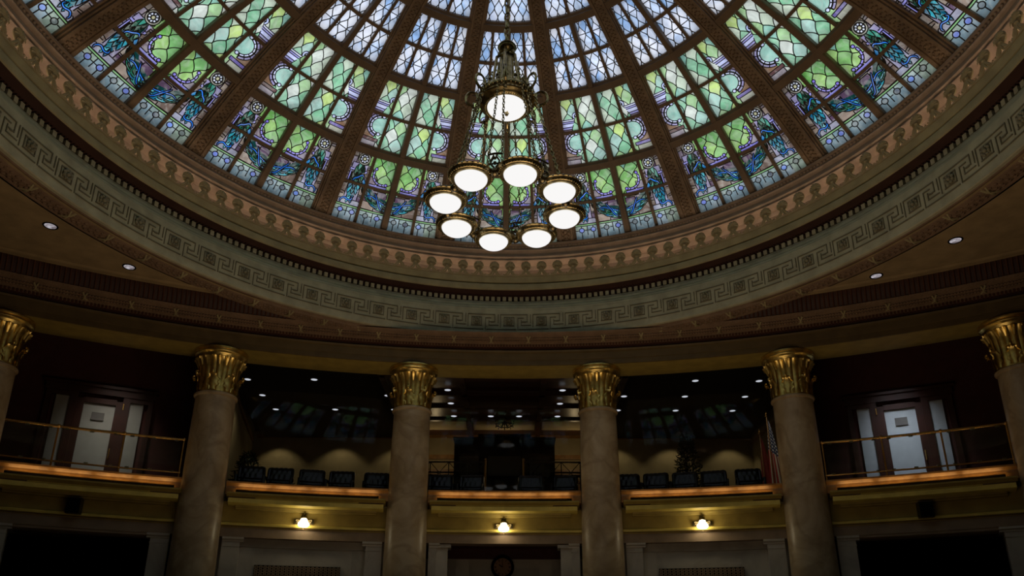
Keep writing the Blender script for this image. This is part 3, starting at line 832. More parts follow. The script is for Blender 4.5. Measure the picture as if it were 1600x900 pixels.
# ---------------- columns
def flute(r, z, a): return r
colz = Zh(.845)
def make_capital(parent):
    zc = Zh(.7125); H = colz-zc
    # bell with tongues
    prof = [(.375, 0), (.372, .12), (.368, .30), (.375, .45), (.395, .58), (.43, .68), (.455, .72)]
    def mod(r, z, a):
        k = .5+.5*cos(20*a)
        return r+(.020*k**.5*min(1, z/.2))
    mb = MB(); mb.lathe(prof, 160, (0, 0, zc), mod)
    obj('bell', mb, M['gold'], parent)
    mb = MB()
    for k in range(20):
        a = 2*pi*k/20
        pts = [(r*sin(a), r*cos(a), zc+z) for r, z in ((.40, .55), (.435, .66), (.475, .715), (.49, .70), (.482, .67))]
        mb.tube(pts, [.022, .035, .036, .026, .014], 6)
    obj('leaf_tips', mb, M['gold'], parent)
    mb = MB()
    ab = [(.44, .705), (.452, .72), (.455, .745), (.475, .765), (.50, .775), (.512, .792), (.508, .812), (.492, .82), (.492, .828), (.515, .836), (.523, .855), (.519, .878), (.500, .888), (.44, .889)]
    mb.lathe([(r, zc+z*H/.889) for r, z in ab], 96)
    obj('abacus', mb, M['gold'], parent)
    # acanthus leaves: eight, with curled tips
    for k in range(8):
        a = 2*pi*(k+.25)/8; lf = MB(); rows = []
        n = 12
        for i in range(n+1):
            t = i/n
            z = .02+.36*min(t, .86)/.86 if t < .86 else .38-(t-.86)*.3
            r = .385+.015*t+.085*max(0, (t-.55)/.45)**1.6
            w_ = (.115*sin(pi*(.18+.72*t)))*(1+.22*cos(t*pi*7))*(1.0 if t < .8 else (1.0-t)*3.2+.36)
            row = []
            for j in range(-4, 5):
                s_ = j/4
                aa = a+s_*w_/.40
                rr = r+.018*(1-s_*s_)-.012*abs(s_)*cos(s_*9)
                row.append((rr*sin(aa), rr*cos(aa), zc+z-.05*s_*s_*t))
            rows.append(row)
        lf.grid(rows)
        # volute curl at the tip
        cc = []
        for q in range(14):
            th = q/13*4.2; rr = .042*(1-q/18)
            cc.append(((.465+rr*sin(th)), 0, .385+rr*cos(th)-.02))
        lf.tube([(r*sin(a), r*cos(a), zc+z) for r, _, z in cc], [.022]*14, 6)
        o = obj('acanthus_leaf', lf, M['gold'], parent, True, 60)
    return
def make_column(az, label):
    x, y, _ = cyl(az, 2.53*S, 0)
    root = empty('column', (x, y, 0), -R_(az), label, 'column', 'marble columns of the colonnade')
    mb = MB()
    z0, z1 = .55, Zh(.700)
    prof = []
    for i in range(25):
        t = i/24; r = .435-.052*t**1.7
        prof.append((r, z0+(z1-z0)*t))
    mb.lathe(prof, 64, capb=True)
    mb.lathe([(.384, z1), (.392, z1+.01), (.415, z1+.02), (.424, z1+.042), (.418, z1+.066), (.40, z1+.078), (.385, z1+.088), (.37, z1+.09)], 64)
    obj('shaft', mb, M['marble'], root)
    mb = MB(); mb.lathe([(.60, 0), (.60, .2), (.56, .2), (.58, .26), (.56, .34), (.48, .38), (.47, .42), (.51, .46), (.50, .52), (.44, .55)], 64, capb=True)
    obj('base', mb, M['white'], root)
    make_capital(root)
    return root
CAZ = [-32.05, -19.6, -6.76, 6.12, 18.95, 31.75]
clabels = ['brown marble column with gilt capital cut by the left edge of the frame', 'brown marble column with gilt capital beside the left glass railing',
           'brown marble column with gilt capital to the left of the clock', 'brown marble column with gilt capital to the right of the clock',
           'brown marble column with gilt capital beside the right glass railing', 'brown marble column with gilt capital cut by the right edge of the frame']
c0 = make_column(CAZ[0], clabels[0])
for az, lb in list(zip(CAZ, clabels))[1:]:
    c = copy_tree(c0); x, y, _ = cyl(az, 2.53*S, 0); c.location = (x, y, 0); c.rotation_euler = (0, 0, -R_(az)); c['label'] = lb

# ---------------- balcony wall
def arcsolid(prof, az0, az1, n=24):
    """closed profile [(R units, h)] revolved between azimuths, end caps"""
    mb = MB(); P = U(prof); rows = []
    for i in range(n+1):
        a = R_(az0+(az1-az0)*i/n); rows.append([(C1[0]+r*sin(a), C1[1]+r*cos(a), z) for r, z in P])
    mb.grid(rows, closev=True)
    m = len(P); o = len(mb.v)-(n+1)*m
    mb.f.append(tuple(o+i for i in range(m))); mb.f.append(tuple(o+n*m+i for i in range(m))[::-1])
    return mb
WA = 64
o = obj('wall_front', arcsolid([(2.552, .355), (2.552, .4145), (2.60, .4145), (2.60, .355)], -WA, WA, 160), M['yellow'])
tag(o, 'curved mustard wall band below the balcony', 'wall', kind='structure')
o = obj('trim_13', arcsolid([(2.552, .3555), (2.545, .3555), (2.543, .353), (2.540, .3525), (2.541, .3475), (2.546, .3465), (2.549, .3425), (2.60, .3425), (2.60, .3555)], -WA, WA, 160), M['yellow2'])
tag(o, 'thin yellow beaded moulding below the mustard wall', 'moulding', kind='structure')
mb = MB()
for k in range(1500):
    a = R_(-WA+2*WA*k/1500); r = 2.545*S; mb.box((C1[0]+r*sin(a), C1[1]+r*cos(a), Zh(.3445)), (.016, .02, .018), -a)
obj('bead_course', mb, M['ocher'], o, False)
o = obj('trim_14', arcsolid([(2.549, .3425), (2.549, .316), (2.60, .316), (2.60, .3425)], -WA, WA, 160), M['lintel'])
tag(o, 'tan stone lintel above the marble panels', 'lintel', kind='structure')

bays = [('far left', -25.75), ('left', -13.15), ('middle', -.32), ('right', 12.55), ('far right', 25.35)]
def bayname(b): return {'far left': 'far left bay under the glass railing', 'left': 'left bay between the two left columns', 'middle': 'middle bay above the clock',
                        'right': 'right bay between the two right columns', 'far right': 'far right bay under the glass railing'}[b]
for nm, ac in bays:
    a0, a1 = ac-4.85, ac+4.85
    root = empty('balcony_front', cyl(ac, 2.52*S, Zh(.40)), 0, 'wooden ledge and yellow crown moulding of the ' + bayname(nm), 'balcony', 'balcony fronts between the columns')
    inv = Matrix.Translation(root.location).inverted()
    def put(name, mb, mat, sm=True, kind=None):
        mb.v = [tuple(inv @ Vector(p)) for p in mb.v]; o = obj(name, mb, mat, root, sm, 30); return o
    put('ledge', arcsolid([(2.518, .4455), (2.519, .452), (2.515, .458), (2.512, .460), (2.512, .4645), (2.585, .4645), (2.585, .4455)], ac-5.1, ac+5.1, 24), M['wood'])
    put('shadow_gap', arcsolid([(2.535, .4285), (2.535, .4456), (2.60, .4456), (2.60, .4285)], a0+.2, a1-.2, 24), M['matteblack'])  # face coloured black to hold the recess's shade against the ledge lamps
    for s0, s1 in ((ac-5.1, a0+.35), (a1-.35, ac+5.1)):
        put('end_block', arcsolid([(2.516, .4285), (2.516, .4456), (2.60, .4456), (2.60, .4285)], s0, s1, 4), M['wood'])
    put('crown_top', arcsolid([(2.55, .430), (2.489, .430), (2.487, .428), (2.487, .4255), (2.491, .424), (2.496, .4215), (2.499, .4195), (2.55, .4195)], a0-.12, a1+.12, 24), M['yellow'])
    put('crown_cove', arcsolid([(2.55, .4196), (2.502, .4196), (2.504, .4145), (2.55, .4145)], a0, a1, 24), M['brown'])
    put('fascia', arcsolid([(2.55, .4150), (2.496, .4150), (2.496, .4030), (2.500, .4015), (2.55, .4015)], a0, a1, 24), M['yellow2'])
    put('bed_mould', arcsolid([(2.552, .4016), (2.530, .4016), (2.532, .397), (2.538, .3955), (2.540, .392), (2.552, .391)], a0+.45, a1-.45, 24), M['yellow'])
    mb = MB()
    for k in range(100):
        a = R_(ac-3.2+6.4*k/99); r = 2.5015*S; mb.box((C1[0]+r*sin(a), C1[1]+r*cos(a), Zh(.4178)), (.020, .02, .018), -a)
    put('dentil_row', mb, M['yellow2'], False)
    # concealed lamps washing the ledge
    for q in range(4):
        az = ac+(q-1.5)*2.25
        ld = bpy.data.lights.new('ledge_lamp', 'AREA'); ld.shape = 'RECTANGLE'; ld.size = .58; ld.size_y = .05
        ld.energy = .85; ld.color = (1.0, .64, .26)
        lo = bpy.data.objects.new('ledge_lamp', ld); col.objects.link(lo)
        p = Vector(cyl(az, 2.507*S, Zh(.4330))); a = R_(az)
        dirv = Vector((sin(a)*.80, cos(a)*.80, .60))
        lo.location = p; lo.rotation_euler = dirv.to_track_quat('-Z', 'X').to_euler()
        # keep the long side tangential
        zax = -dirv.normalized(); xax = Vector((cos(a), -sin(a), 0)); yax = zax.cross(xax).normalized()
        lo.matrix_world = Matrix.Translation(p) @ Matrix((xax, yax, zax)).transposed().to_4x4()
    # soffit slab behind (gallery floor edge)

# ---------------- lower wall: pilasters, recessed panels, openings
def arcbox(r0, r1, h0, h1, az0, az1, n=6): return arcsolid([(r0, h0), (r0, h1), (r1, h1), (r1, h0)], az0, az1, n)
LOW = -.2286   # floor
def lowwall(name, mb, mat, label, cat):
    o = obj(name, mb, mat, None, True, 30); tag(o, label, cat, kind='structure'); return o
k = 1
piers = [(-32.05, 'left frame edge column'), (-19.6, 'second column'), (-6.76, 'third column'), (6.12, 'fourth column'), (18.95, 'fifth column'), (31.75, 'right frame edge column')]
for i, (az, nm) in enumerate(piers):
    for s_ in (-1, 1):
        root = empty('pilaster', cyl(az+s_*2.0, 2.56*S, 0), 0, 'pale marble pilaster with moulded cap just %s of the %s' % (('left', 'right')[s_ > 0], nm), 'pilaster', 'marble pilasters beside the columns')
        inv = Matrix.Translation(root.location).inverted()
        def put(name, mb, mat):
            mb.v = [tuple(inv @ Vector(p)) for p in mb.v]; return obj(name, mb, mat, root, True, 30)
        mid = i in (2, 3) and ((i == 2 and s_ > 0) or (i == 3 and s_ < 0))
        e = 2.55 if not mid else 2.0
        a, b = sorted((az+s_*1.5, az+s_*e)); put('pilaster_shaft', arcbox(2.553, 2.60, LOW, .305, a, b), M['white'])
        a, b = sorted((az+s_*1.5, az+s_*(e+.22)))
        put('pilaster_cap', arcsolid([(2.546, .3160), (2.546, .3105), (2.550, .307), (2.551, .3035), (2.60, .3035), (2.60, .3160)], a, b, 6), M['white'])
        a, b = sorted((az+s_*1.5, az+s_*(e+.04))); put('necking', arcbox(2.5515, 2.60, .2905, .2925, a, b), M['white'])
        if mid:
            a, b = sorted((az+s_*2.0, az+s_*2.75)); put('pilaster_return', arcbox(2.560, 2.61, LOW, .305, a, b), M['white'])
            a, b = sorted((az+s_*2.0, az+s_*2.95)); put('return_cap', arcbox(2.554, 2.61, .3045, .314, a, b), M['white'])
# panels in left and right bays
for nm, ac, n_ in (('left', -13.15, 1), ('right', 12.55, 2)):
    o = lowwall('wall_%s_panel' % nm, arcbox(2.580, 2.60, LOW, .3165, ac-6.2, ac+6.2, 16), M['white'], 'pale veined marble wall of the %s bay above its grille' % nm, 'wall')
    o.name = 'wall_%s' % ('center_left' if nm == 'left' else 'center_right')
    pb = arcbox(2.576, 2.582, .2935, .3165, ac-4.2, ac+4.2, 16); obj('upper_slab', pb, M['white'], o, True, 30)
    for s_ in (-1, 1):
        a, b = sorted((ac+s_*4.0, ac+s_*3.0)); obj('side_slab', arcbox(2.5765, 2.582, LOW, .2925, a, b, 3), M['white'], o, True, 30)
    # grille
    gaz = ac-.28
    root = empty('wall_grille', cyl(gaz, 2.574*S, Zh(.20)), 0, 'dark pierced metal grille of linked circles in the %s bay' % nm, 'grille', 'pierced grilles of the side bays')
    inv = Matrix.Translation(root.location).inverted()
    back = arcbox(2.5745, 2.577, .165, .2450, gaz-2.62, gaz+2.62, 10); back.v = [tuple(inv @ Vector(p)) for p in back.v]; obj('back_plate', back, M['matteblack'], root)
    mb = MB(); nx = 20
    for i in range(nx):
        for j in range(11):
            a = R_(gaz-2.62+5.24*(i+.5)/nx); z = Zh(.2450)-.041-.0805*(j)*.63
            c = Vector((C1[0]+2.5735*S*sin(a), C1[1]+2.5735*S*cos(a), z)); tx = Vector((cos(a), -sin(a), 0))
            mb.tube([tuple(c+tx*.030*cos(q)+Vector((0, 0, .024*sin(q)))) for q in [2*pi*t/10 for t in range(10)]], .0085, 5, closed=True)
            mb.tube([tuple(c+tx*.0413), tuple(c-tx*.0413)], .004, 4); mb.sphere(tuple(c), .009, 6, 4)
    mb.v = [tuple(inv @ Vector(p)) for p in mb.v]; obj('lattice', mb, M['lintel'], root)
# middle bay recess
o = lowwall('wall_center', arcbox(2.660, 2.70, LOW, .330, -8, 8, 16), M['white'], 'pale marble wall behind the clock in the middle bay', 'wall')
obj('upper_slab', arcbox(2.655, 2.662, .285, .330, -8, 8, 16), M['redwall'], o)
for s_ in (-1, 1):
    a, b = sorted((-.32+s_*2.3, -.32+s_*3.2)); obj('side_slab', arcbox(2.654, 2.662, LOW, .284, a, b, 3), M['white'], o)
o = lowwall('trim_15', arcbox(2.60, 2.70, .316, .42, -WA, WA, 60), M['redwall'], 'dark red soffit of the recess over the clock', 'soffit')
# side openings: matt black sheet painting the darkness of the hall beyond
for nm, ac in (('left', -25.8), ('right', 25.4)):
    o = lowwall('door_%d' % (1 if nm == 'left' else 2), arcbox(2.86, 2.88, LOW, .330, ac-9, ac+9, 10), M['matteblack'], 'tall black doorway opening at the lower %s' % nm, 'doorway')
    hd = arcsolid([(2.551, .3165), (2.551, .3095), (2.556, .3065), (2.60, .3065), (2.60, .3165)], ac-4.1, ac+4.1, 12); obj('door_head', hd, M['lintel'], o)
o = lowwall('wall_far_left', arcbox(2.60, 2.62, LOW, .33, -64, -32.2, 16), M['white'], 'marble wall beyond the left edge column', 'wall')
o = lowwall('wall_far_right', arcbox(2.60, 2.62, LOW, .33, 31.9, 64, 16), M['white'], 'marble wall beyond the right edge column', 'wall')

# clock
ca = -.43
root = empty('wall_clock', cyl(ca, 2.652*S, Zh(.2600)), -R_(ca), 'round dark wall clock with bronze face in the middle bay', 'clock')
mb = MB()
def ylathe(mb, prof, seg=40, y0=0):
    o = len(mb.v); mb.lathe(prof, seg, (0, 0, 0))
    for i in range(o, len(mb.v)):
        x, y, z = mb.v[i]; mb.v[i] = (x, z+y0, y)
ylathe(mb, [(.185, -.06), (.20, -.075), (.225, -.075), (.24, -.06), (.245, -.03), (.245, 0)])
obj('clock_rim', mb, M['matteblack'], root)
mb = MB(); ylathe(mb, [(.001, -.04), (.19, -.04), (.19, -.02)]); obj('dial', mb, M['clockface'], root)
for hh in range(12):
    a = pi/6*hh; mb = MB(); rm = Matrix.Rotation(a, 4, 'Y')
    nbar = [1, 1, 2, 3, 2, 1, 2, 3, 3, 2, 1, 2][hh]
    for q in range(nbar): mb.box(((q-(nbar-1)/2)*.013, -.044, .152), (.007, .004, .042), 0, rm)
    obj('numeral', mb, M['matteblack'], root, False)
for nm, ln, an, wd in (('hour_hand', .09, R_(-55), .016), ('minute_hand', .14, R_(-2), .010)):
    mb = MB(); mb.box((0, -.05, ln/2), (wd, .005, ln), 0, Matrix.Rotation(an, 4, 'Y')); obj(nm, mb, M['matteblack'], root, False)

# sconces
for nm, az in (('left', -13.3), ('middle', -.36), ('right', 12.55)):
    p = cyl(az, 2.552*S, Zh(.3665)); root = empty('wall_sconce', p, -R_(az), 'lit ornate wall sconce with white glass shade in the %s bay' % nm, 'wall lamp', 'sconces under the balcony')
    mb = MB(); mb.box((0, -.02, .0), (.38, .04, .10)); mb.box((0, -.03, .085), (.10, .05, .10)); obj('backplate', mb, M['darkbrass'], root, False)
    mb = MB()
    for sx in (-1, 1):
        mb.tube([(sx*x, -.10+.04*abs(x)*0, z) for x, z in ((.02, .06), (.05, .03), (.09, .01), (.13, .03), (.155, .01), (.14, -.02), (.11, -.01))], .014, 6)
        mb.tube([(sx*x, -.08, z) for x, z in ((.0, .11), (.03, .12), (.05, .10), (.04, .07))], .010, 6)
    mb.tube([(0, -.10, .17), (0, -.10, .05)], .012, 6); mb.sphere((0, -.10, .16), .022)
    mb.tube([(0, -.02, .06), (0, -.12, .07)], .014, 6)
    mb.lathe([(.0, .09), (.04, .08), (.055, .05), (.045, .035)], 16, (0, -.12, 0)); obj('scroll_arm', mb, M['darkbrass'], root)
    mb = MB(); mb.lathe([(.030, .050), (.052, .042), (.064, .02), (.062, -.005), (.090, -.030), (.110, -.058), (.106, -.09), (.075, -.116), (.02, -.126), (.001, -.127)], 24, (0, -.15, .0))
    obj('glass_shade', mb, M['sconceglass'], root)
    mb = MB(); mb.tube([(0, -.12, -.12), (0, -.12, -.165)], .006, 6); mb.sphere((0, -.12, -.17), .012, 8, 6); obj('finial', mb, M['darkbrass'], root)

# loudspeakers
for nm, az, tl in (('left', -26.42, 12), ('right', 25.47, -12)):
    p = cyl(az, 2.532*S, Zh(.3690)); root = empty('wall_speaker', p, -R_(az+tl), 'small black loudspeaker bracketed to the mustard wall at the %s' % nm, 'speaker', 'wall loudspeakers')
    mb = MB(); mb.box((0, 0, 0), (.23, .20, .28)); obj('cabinet', mb, M['black'], root, False)
    mb = MB(); mb.box((0, -.105, -.01), (.19, .012, .23)); obj('speaker_grille', mb, M['matteblack'], root, False)
    mb = MB(); mb.box((0, .0, .147), (.22, .18, .014)); mb.box((0, .12, 0), (.06, .10, .06)); obj('bracket', mb, M['paper'], root, False)

# ---------------- glass railings
for nm, azs in (('left', [-31.2, -28.06, -24.50, -21.1]), ('right', [20.35, 23.78, 27.05, 30.4])):
    root = empty('glass_railing', cyl(sum(azs)/4, 2.53*S, Zh(.4645)), 0, 'brass framed glass railing on the ledge of the far %s bay' % nm, 'railing', 'balcony glass railings')
    inv = Matrix.Translation(root.location).inverted()
    def put(name, mb, mat):
        mb.v = [tuple(inv @ Vector(p)) for p in mb.v]; return obj(name, mb, mat, root)
    n = 30; A = [azs[0]+(azs[-1]-azs[0])*i/n for i in range(n+1)]
    put('top_rail', MB().tube([cyl(a, 2.53*S, Zh(.5745)) for a in A], .026, 10), M['brass'])
    put('bottom_rail', MB().tube([cyl(a, 2.53*S, Zh(.4805)) for a in A], .018, 8), M['brass'])
    for a in azs:
        mb = MB(); x, y, _ = cyl(a, 2.53*S, 0); mb.tube([(x, y, Zh(.4645)), (x, y, Zh(.5745))], .018, 8)
        mb.sphere((x, y, Zh(.5755)), .036, 10, 8); mb.sphere((x, y, Zh(.4805)), .028, 8, 6); put('post', mb, M['brass'])
    for i in range(3):
        g0, g1 = azs[i]+.12, azs[i+1]-.12
        mb = MB(); mb.grid([[cyl(g0+(g1-g0)*t/6, 2.53*S, Zh(h)) for h in (.4835, .5720)] for t in range(7)]); put('glass_pane', mb, M['glass'])
        for t in (.1, .5, .9):
            for h in (.4830, .5710): put('glass_clip', MB().box(cyl(g0+(g1-g0)*t, 2.53*S, Zh(h)), (.07, .035, .035), -R_(g0)), M['darkbrass'])

# ================================================================== GALLERY
ZF = 4.55
# gallery floor ring
o = obj('trim_16', arcbox(2.60, 3.4, .414, .4215, -WA, WA, 40), M['carpet']); tag(o, 'dark carpeted floor of the gallery', 'floor', kind='structure'); o.name = 'floor_2'; o.name = 'trim_16'
# side rooms (door walls) : tangent planes
def tplane(az, Rm, lat, z):
    a = R_(az); return (C1[0]+Rm*sin(a)+lat*cos(a), C1[1]+Rm*cos(a)-lat*sin(a), z)
for i, (nm, az, ctr) in enumerate((('left', -25.7, -.28), ('right', 25.3, .03))):
    RW = 2.80*S
    mb = MB()
    v = [tplane(az, RW+.06, l, z) for l, z in ((-4.2, 4.4), (2.4 if nm == 'left' else 4.2, 4.4), (2.4 if nm == 'left' else 4.2, 8.4), (-4.2 if nm == 'left' else -2.4, 8.4))]
    v[0] = tplane(az, RW+.06, -4.2 if nm == 'left' else -2.4, 4.4)
    mb.add(v, [(0, 1, 2, 3)])
    # side return walls toward the chamber
    l_in = 1.98 if nm == 'left' else -1.98
    mb.add([tplane(az, RW+.06, l_in, 4.4), tplane(az, 2.60*S, l_in, 4.4), tplane(az, 2.60*S, l_in, 8.4), tplane(az, RW+.06, l_in, 8.4)], [(0, 1, 2, 3)])
    o = obj('wall_%s_room' % nm, mb, M['redwall'], None, False); tag(o, 'dark red wall around the glazed doors behind the %s railing' % nm, 'wall', kind='structure')
    o.name = 'wall_%s' % nm
    root = empty('door_%d' % (3+i), tplane(az, RW, ctr, ZF), -R_(az), 'dark mahogany glazed double sidelight doorway behind the %s glass railing' % nm, 'door', None, 'structure')
    ct = 0
    mb = MB(); W_ = 1.0
    for x in (-.97, -.36-.14, .36+.14, .97): mb.box((x, 0, 1.17), (.10 if abs(x) > .9 else .14, .12, 2.34))
    for x, w_ in ((-.735, .5), (.735, .5)): mb.box((x, 0, .15), (w_, .10, .3)); mb.box((x, 0, 2.31), (w_, .1, .14))
    mb.box((0, 0, 2.42), (2.1, .14, .16)); mb.box((0, -.02, 2.52), (2.2, .16, .06))
    obj('door_frame', mb, M['darkwood'], root, False)
    mb = MB()
    for x in (-.37, .37): mb.box((x, -.01, 1.12), (.14, .08, 2.22))
    mb.box((0, -.01, .13), (.62, .08, .26)); mb.box((0, -.01, 2.20), (.62, .08, .12)); lf = obj('door_leaf', mb, M['darkwood'], root, False)
    fm = M['frost'] if nm == 'right' else M['frost2']
    mb = MB(); mb.box((0, 0, 1.2), (.62, .02, 1.92)); obj('door_glass', mb, fm, lf, False)
    for x in (-.70, .70): mb = MB(); mb.box((x, .0, 1.27), (.26, .02, 1.96)); obj('side_light', mb, fm, root, False)
    mb = MB(); mb.box((.0, -.03, 1.86), (.24, .01, .17)); obj('notice', mb, M['paper'], lf, False)
    mb = MB(); mb.tube([(.34, -.05, .95), (.34, -.10, .97), (.34, -.10, 1.17), (.34, -.05, 1.19)], .012, 6); obj('door_handle', mb, M['brass'], lf)
    mb = MB(); mb.box((-.45 if nm == 'right' else .45, -.08, 2.12), (.02, .03, .14)); obj('hinge', mb, M['brass'], root, False)
    # brighten the frosted glass: an added fill lamp in front of the door
    ld = bpy.data.lights.new('corridor_lamp', 'AREA'); ld.size = 1.6; ld.energy = 5 if nm == 'right' else 3.2; ld.color = (.82, .90, 1.0) if nm == 'right' else (1, .95, .85)
    lo = bpy.data.objects.new('corridor_lamp', ld); col.objects.link(lo)
    p = Vector(tplane(az, RW-1.1, 0, 7.6)); lo.location = p
    tgt = Vector(tplane(az, RW, 0, 5.5)); lo.rotation_euler = (tgt-p).to_track_quat('-Z', 'Y').to_euler(); ld.size = .6; ld.spread = R_(62)

# central gallery room
XL, XR, YB, ZC = -7.85, 7.3, 22.0, 7.9
mb = MB()
mb.add([(XL, YB, 4.4), (XR, YB, 4.4), (XR, YB, ZC+.2), (XL, YB, ZC+.2)], [(0, 1, 2, 3)])
o = obj('wall_rear', mb, M['beige'], None, False); tag(o, 'beige rear wall of the gallery washed by downlights', 'wall', kind='structure')
mb = MB(); mb.box((XL/2-.8, YB-.03, 7.93), (6.0, .06, .10)); mb.box((XR/2+.8, YB-.03, 7.93), (6.0, .06, .10)); obj('picture_rail', mb, M['wood'], o, False)
for nm, P_ in (('left', [(-7.85, YB), (-7.20, 19.0), (-6.12, 14.9)]), ('right', [(7.28, YB), (7.24, 18.4), (5.93, 14.9)])):
    mb = MB(); mb.grid([[(x, y, 4.4), (x, y, ZC+.3)] for x, y in P_])
    o = obj('wall_gallery_%s' % nm, mb, M['beige'], None, False); tag(o, 'beige side wall at the %s end of the gallery' % nm, 'wall', kind='structure')
    sg = .03 if nm == 'left' else -.03
    mb = MB(); mb.grid([[(x+sg, y, 7.70), (x+sg, y, 7.80)] for x, y in P_]); obj('picture_rail', mb, M['wood'], o, False)
front = [cyl(a, 2.589*S, ZC) for a in (-21.5, -18, -15, -12, -9, -6, -3, 0, 3, 6, 9, 12, 15, 18, 21)]
mb = MB(); mb.grid([[p, (p[0]*1.12, YB+.2, ZC)] for p in front])
o = obj('ceiling_gallery', mb, M['blackceil'], None, False); tag(o, 'black ceiling of the gallery dotted with downlights', 'ceiling', kind='structure')
# extended black ceiling over side rooms
mb = arcbox(2.60, 3.3, .985, .990, -WA, WA, 60)
o = obj('ceiling_side', mb, M['matteblack'], None, False); tag(o, 'black ceiling over the side rooms', 'ceiling', kind='structure')

# oak panelled middle section
root = empty('oak_panelling', (0, YB-.35, 4.5), 0, 'oak panelled wall with beige fields behind the black cabinet', 'panelling')
mb = MB()
for x in (-3.0, -1.17, .74, 2.6): mb.box((x, 0, 1.75), (.16, .12, 3.5))
for z in (3.38, 2.72, 1.55): mb.box((-.2, .01, z), (5.7, .10, .13))
obj('frame', mb, M['wood'], root, False)
mb = MB(); mb.box((-.2, .06, 1.7), (5.7, .04, 3.4)); obj('backing', mb, M['beige'], root, False)
mb = MB(); mb.box((-.2, -.08, 2.28), (5.8, .18, .07)); mb.box((-.2, -.04, 2.2), (5.8, .1, .05)); obj('shelf_moulding', mb, M['panelwood'], root, False)
mb = MB()
for x in (-2.75, -2.35, -1.95, -1.55, 1.05, 1.45, 1.85, 2.25): mb.box((x, -.02, 1.82), (.34, .05, .50))
obj('lower_panel', mb, M['panelwood'], root, False)
mb = MB(); mb.box((-.2, .0, 1.0), (5.7, .06, 1.0)); obj('dado', mb, M['panelwood'], root, False)
# dropped wooden ceiling coffer of the middle bay
root = empty('coffered_ceiling', (0, 18.3, 7.69), 0, 'wood framed coffered ceiling section over the middle of the gallery', 'ceiling panel')
mb = MB(); mb.box((-.2, 0, .07), (5.8, 5.6, .04)); obj('ceiling_board', mb, M['darkwood'], root, False)
mb = MB()
for x in (-3.0, -1.17, .74, 2.6): mb.box((x, 0, .02), (.14, 5.6, .07))
for y in (-2.2, -.85, .15, 1.2): mb.box((-.2, y, .02), (5.7, .12, .07))
obj('coffer_frame', mb, M['darkwood'], root, False)
mb = MB()
for x0, x1 in ((-2.9, -1.27), (-1.07, .64), (.84, 2.5)): mb.box(((x0+x1)/2, 1.75, .045), (x1-x0, .95, .02))
obj('light_coffer', mb, M['beige'], root, False)

# downlights
def downlight(x, y, z, label, group, s=1.0, mats=('paper', 'lamp'), n=20):
    root = empty('downlight', (x, y, z), 0, label, 'ceiling light', group)
    mb = MB(); mb.lathe([(.075*s, -.001), (.082*s, -.010), (.095*s, -.010), (.10*s, 0)], n); obj('trim_ring', mb, M[mats[0]], root)
    mb = MB(); mb.lathe([(.001, -.004), (.076*s, -.004)], n); obj('lens', mb, M[mats[1]], root)
    return root
rows = [16.9, 18.05, 19.2]
rn = ['front', 'second', 'third']
cols_l = [(-6.35, 'far left'), (-4.75, 'centre left'), (-3.17, 'inner left'), (2.85, 'inner right'), (4.40, 'centre right'), (5.93, 'far right')]
for x, cn in cols_l:
    for y, rname in zip(rows, rn):
        if rname == 'front' and cn.startswith('inner'): continue
        if rname == 'second' and cn == 'centre left': continue
        downlight(x, y, ZC-.005, 'small white downlight in the black gallery ceiling, %s column, %s row from the front' % (cn, rname), 'downlights in the black gallery ceiling')
for x, cn in ((-1.54, 'left'), (1.21, 'right')):
    for y, rname in zip((16.94, 17.94, 19.0), rn):
        downlight(x, y, 7.655, 'small white downlight in the wooden coffered ceiling, %s side, %s row' % (cn, rname), 'downlights in the wooden ceiling')
for x, cn in ((-.56, 'left'), (.19, 'right')):
    downlight(x, 19.0, 7.655, 'small white downlight just %s of the dark iron chandelier' % cn, 'downlights in the wooden ceiling')
for (x, y), lb in zip(((-7.37, 10.40), (-6.75, 11.73), (7.26, 10.75), (6.52, 11.97)), ('upper left one of the left pair', 'lower right one of the left pair', 'upper right one of the right pair', 'lower left one of the right pair')):
    downlight(x, y, Zh(HC)-.002, 'round mirrored downlight in the ochre ceiling, ' + lb, 'mirrored downlights in the ochre ceiling', 1.15, ('matteblack', 'chrome'))
# wall-wash spots and added fills
for x in (-7.0, -5.15, -3.4, 3.1, 4.8, 6.55):
    ld = bpy.data.lights.new('wall_washer', 'SPOT'); ld.energy = 9; ld.color = (1, .82, .5); ld.spot_size = R_(100); ld.spot_blend = .5; ld.shadow_soft_size = .05
    lo = bpy.data.objects.new('wall_washer', ld); col.objects.link(lo); lo.location = (x, 21.35, 7.85); lo.rotation_euler = (R_(18), 0, 0)
for x in (-2.2, -.2, 1.8):
    ld = bpy.data.lights.new('panel_washer', 'POINT'); ld.energy = 5; ld.color = (1, .72, .38); ld.shadow_soft_size = .08  # added point fills without fixtures, brightening coffers and wall panels
    lo = bpy.data.objects.new('panel_washer', ld); col.objects.link(lo); lo.location = (x, 20.6, 7.1); lo.rotation_euler = (R_(20), 0, 0)
for sx in (-1, 1):
    ld = bpy.data.lights.new('side_washer', 'SPOT'); ld.energy = 20; ld.color = (1, .85, .58); ld.spot_size = R_(85); ld.spot_blend = .6  # added fill spot, brightens the flags and end walls
    lo = bpy.data.objects.new('side_washer', ld); col.objects.link(lo); lo.location = (sx*5.9-.1, 17.2, 7.8); lo.rotation_euler = Vector((.30*sx, .75, -1)).to_track_quat('-Z', 'Y').to_euler()

# gallery glass screen (three middle bays)
for nm, ac in (('left', -13.15), ('middle', -.32), ('right', 12.55)):
    root = empty('glass_screen', cyl(ac, 2.70*S, ZF), -R_(ac), 'tall clear glass screen behind the chairs of the %s bay' % nm, 'glass screen', 'gallery glass screens')
    mb = MB(); mb.box((0, 0, 1.72), (4.30, .012, 3.25)); obj('glass_sheet', mb, M['screen'], root, False)

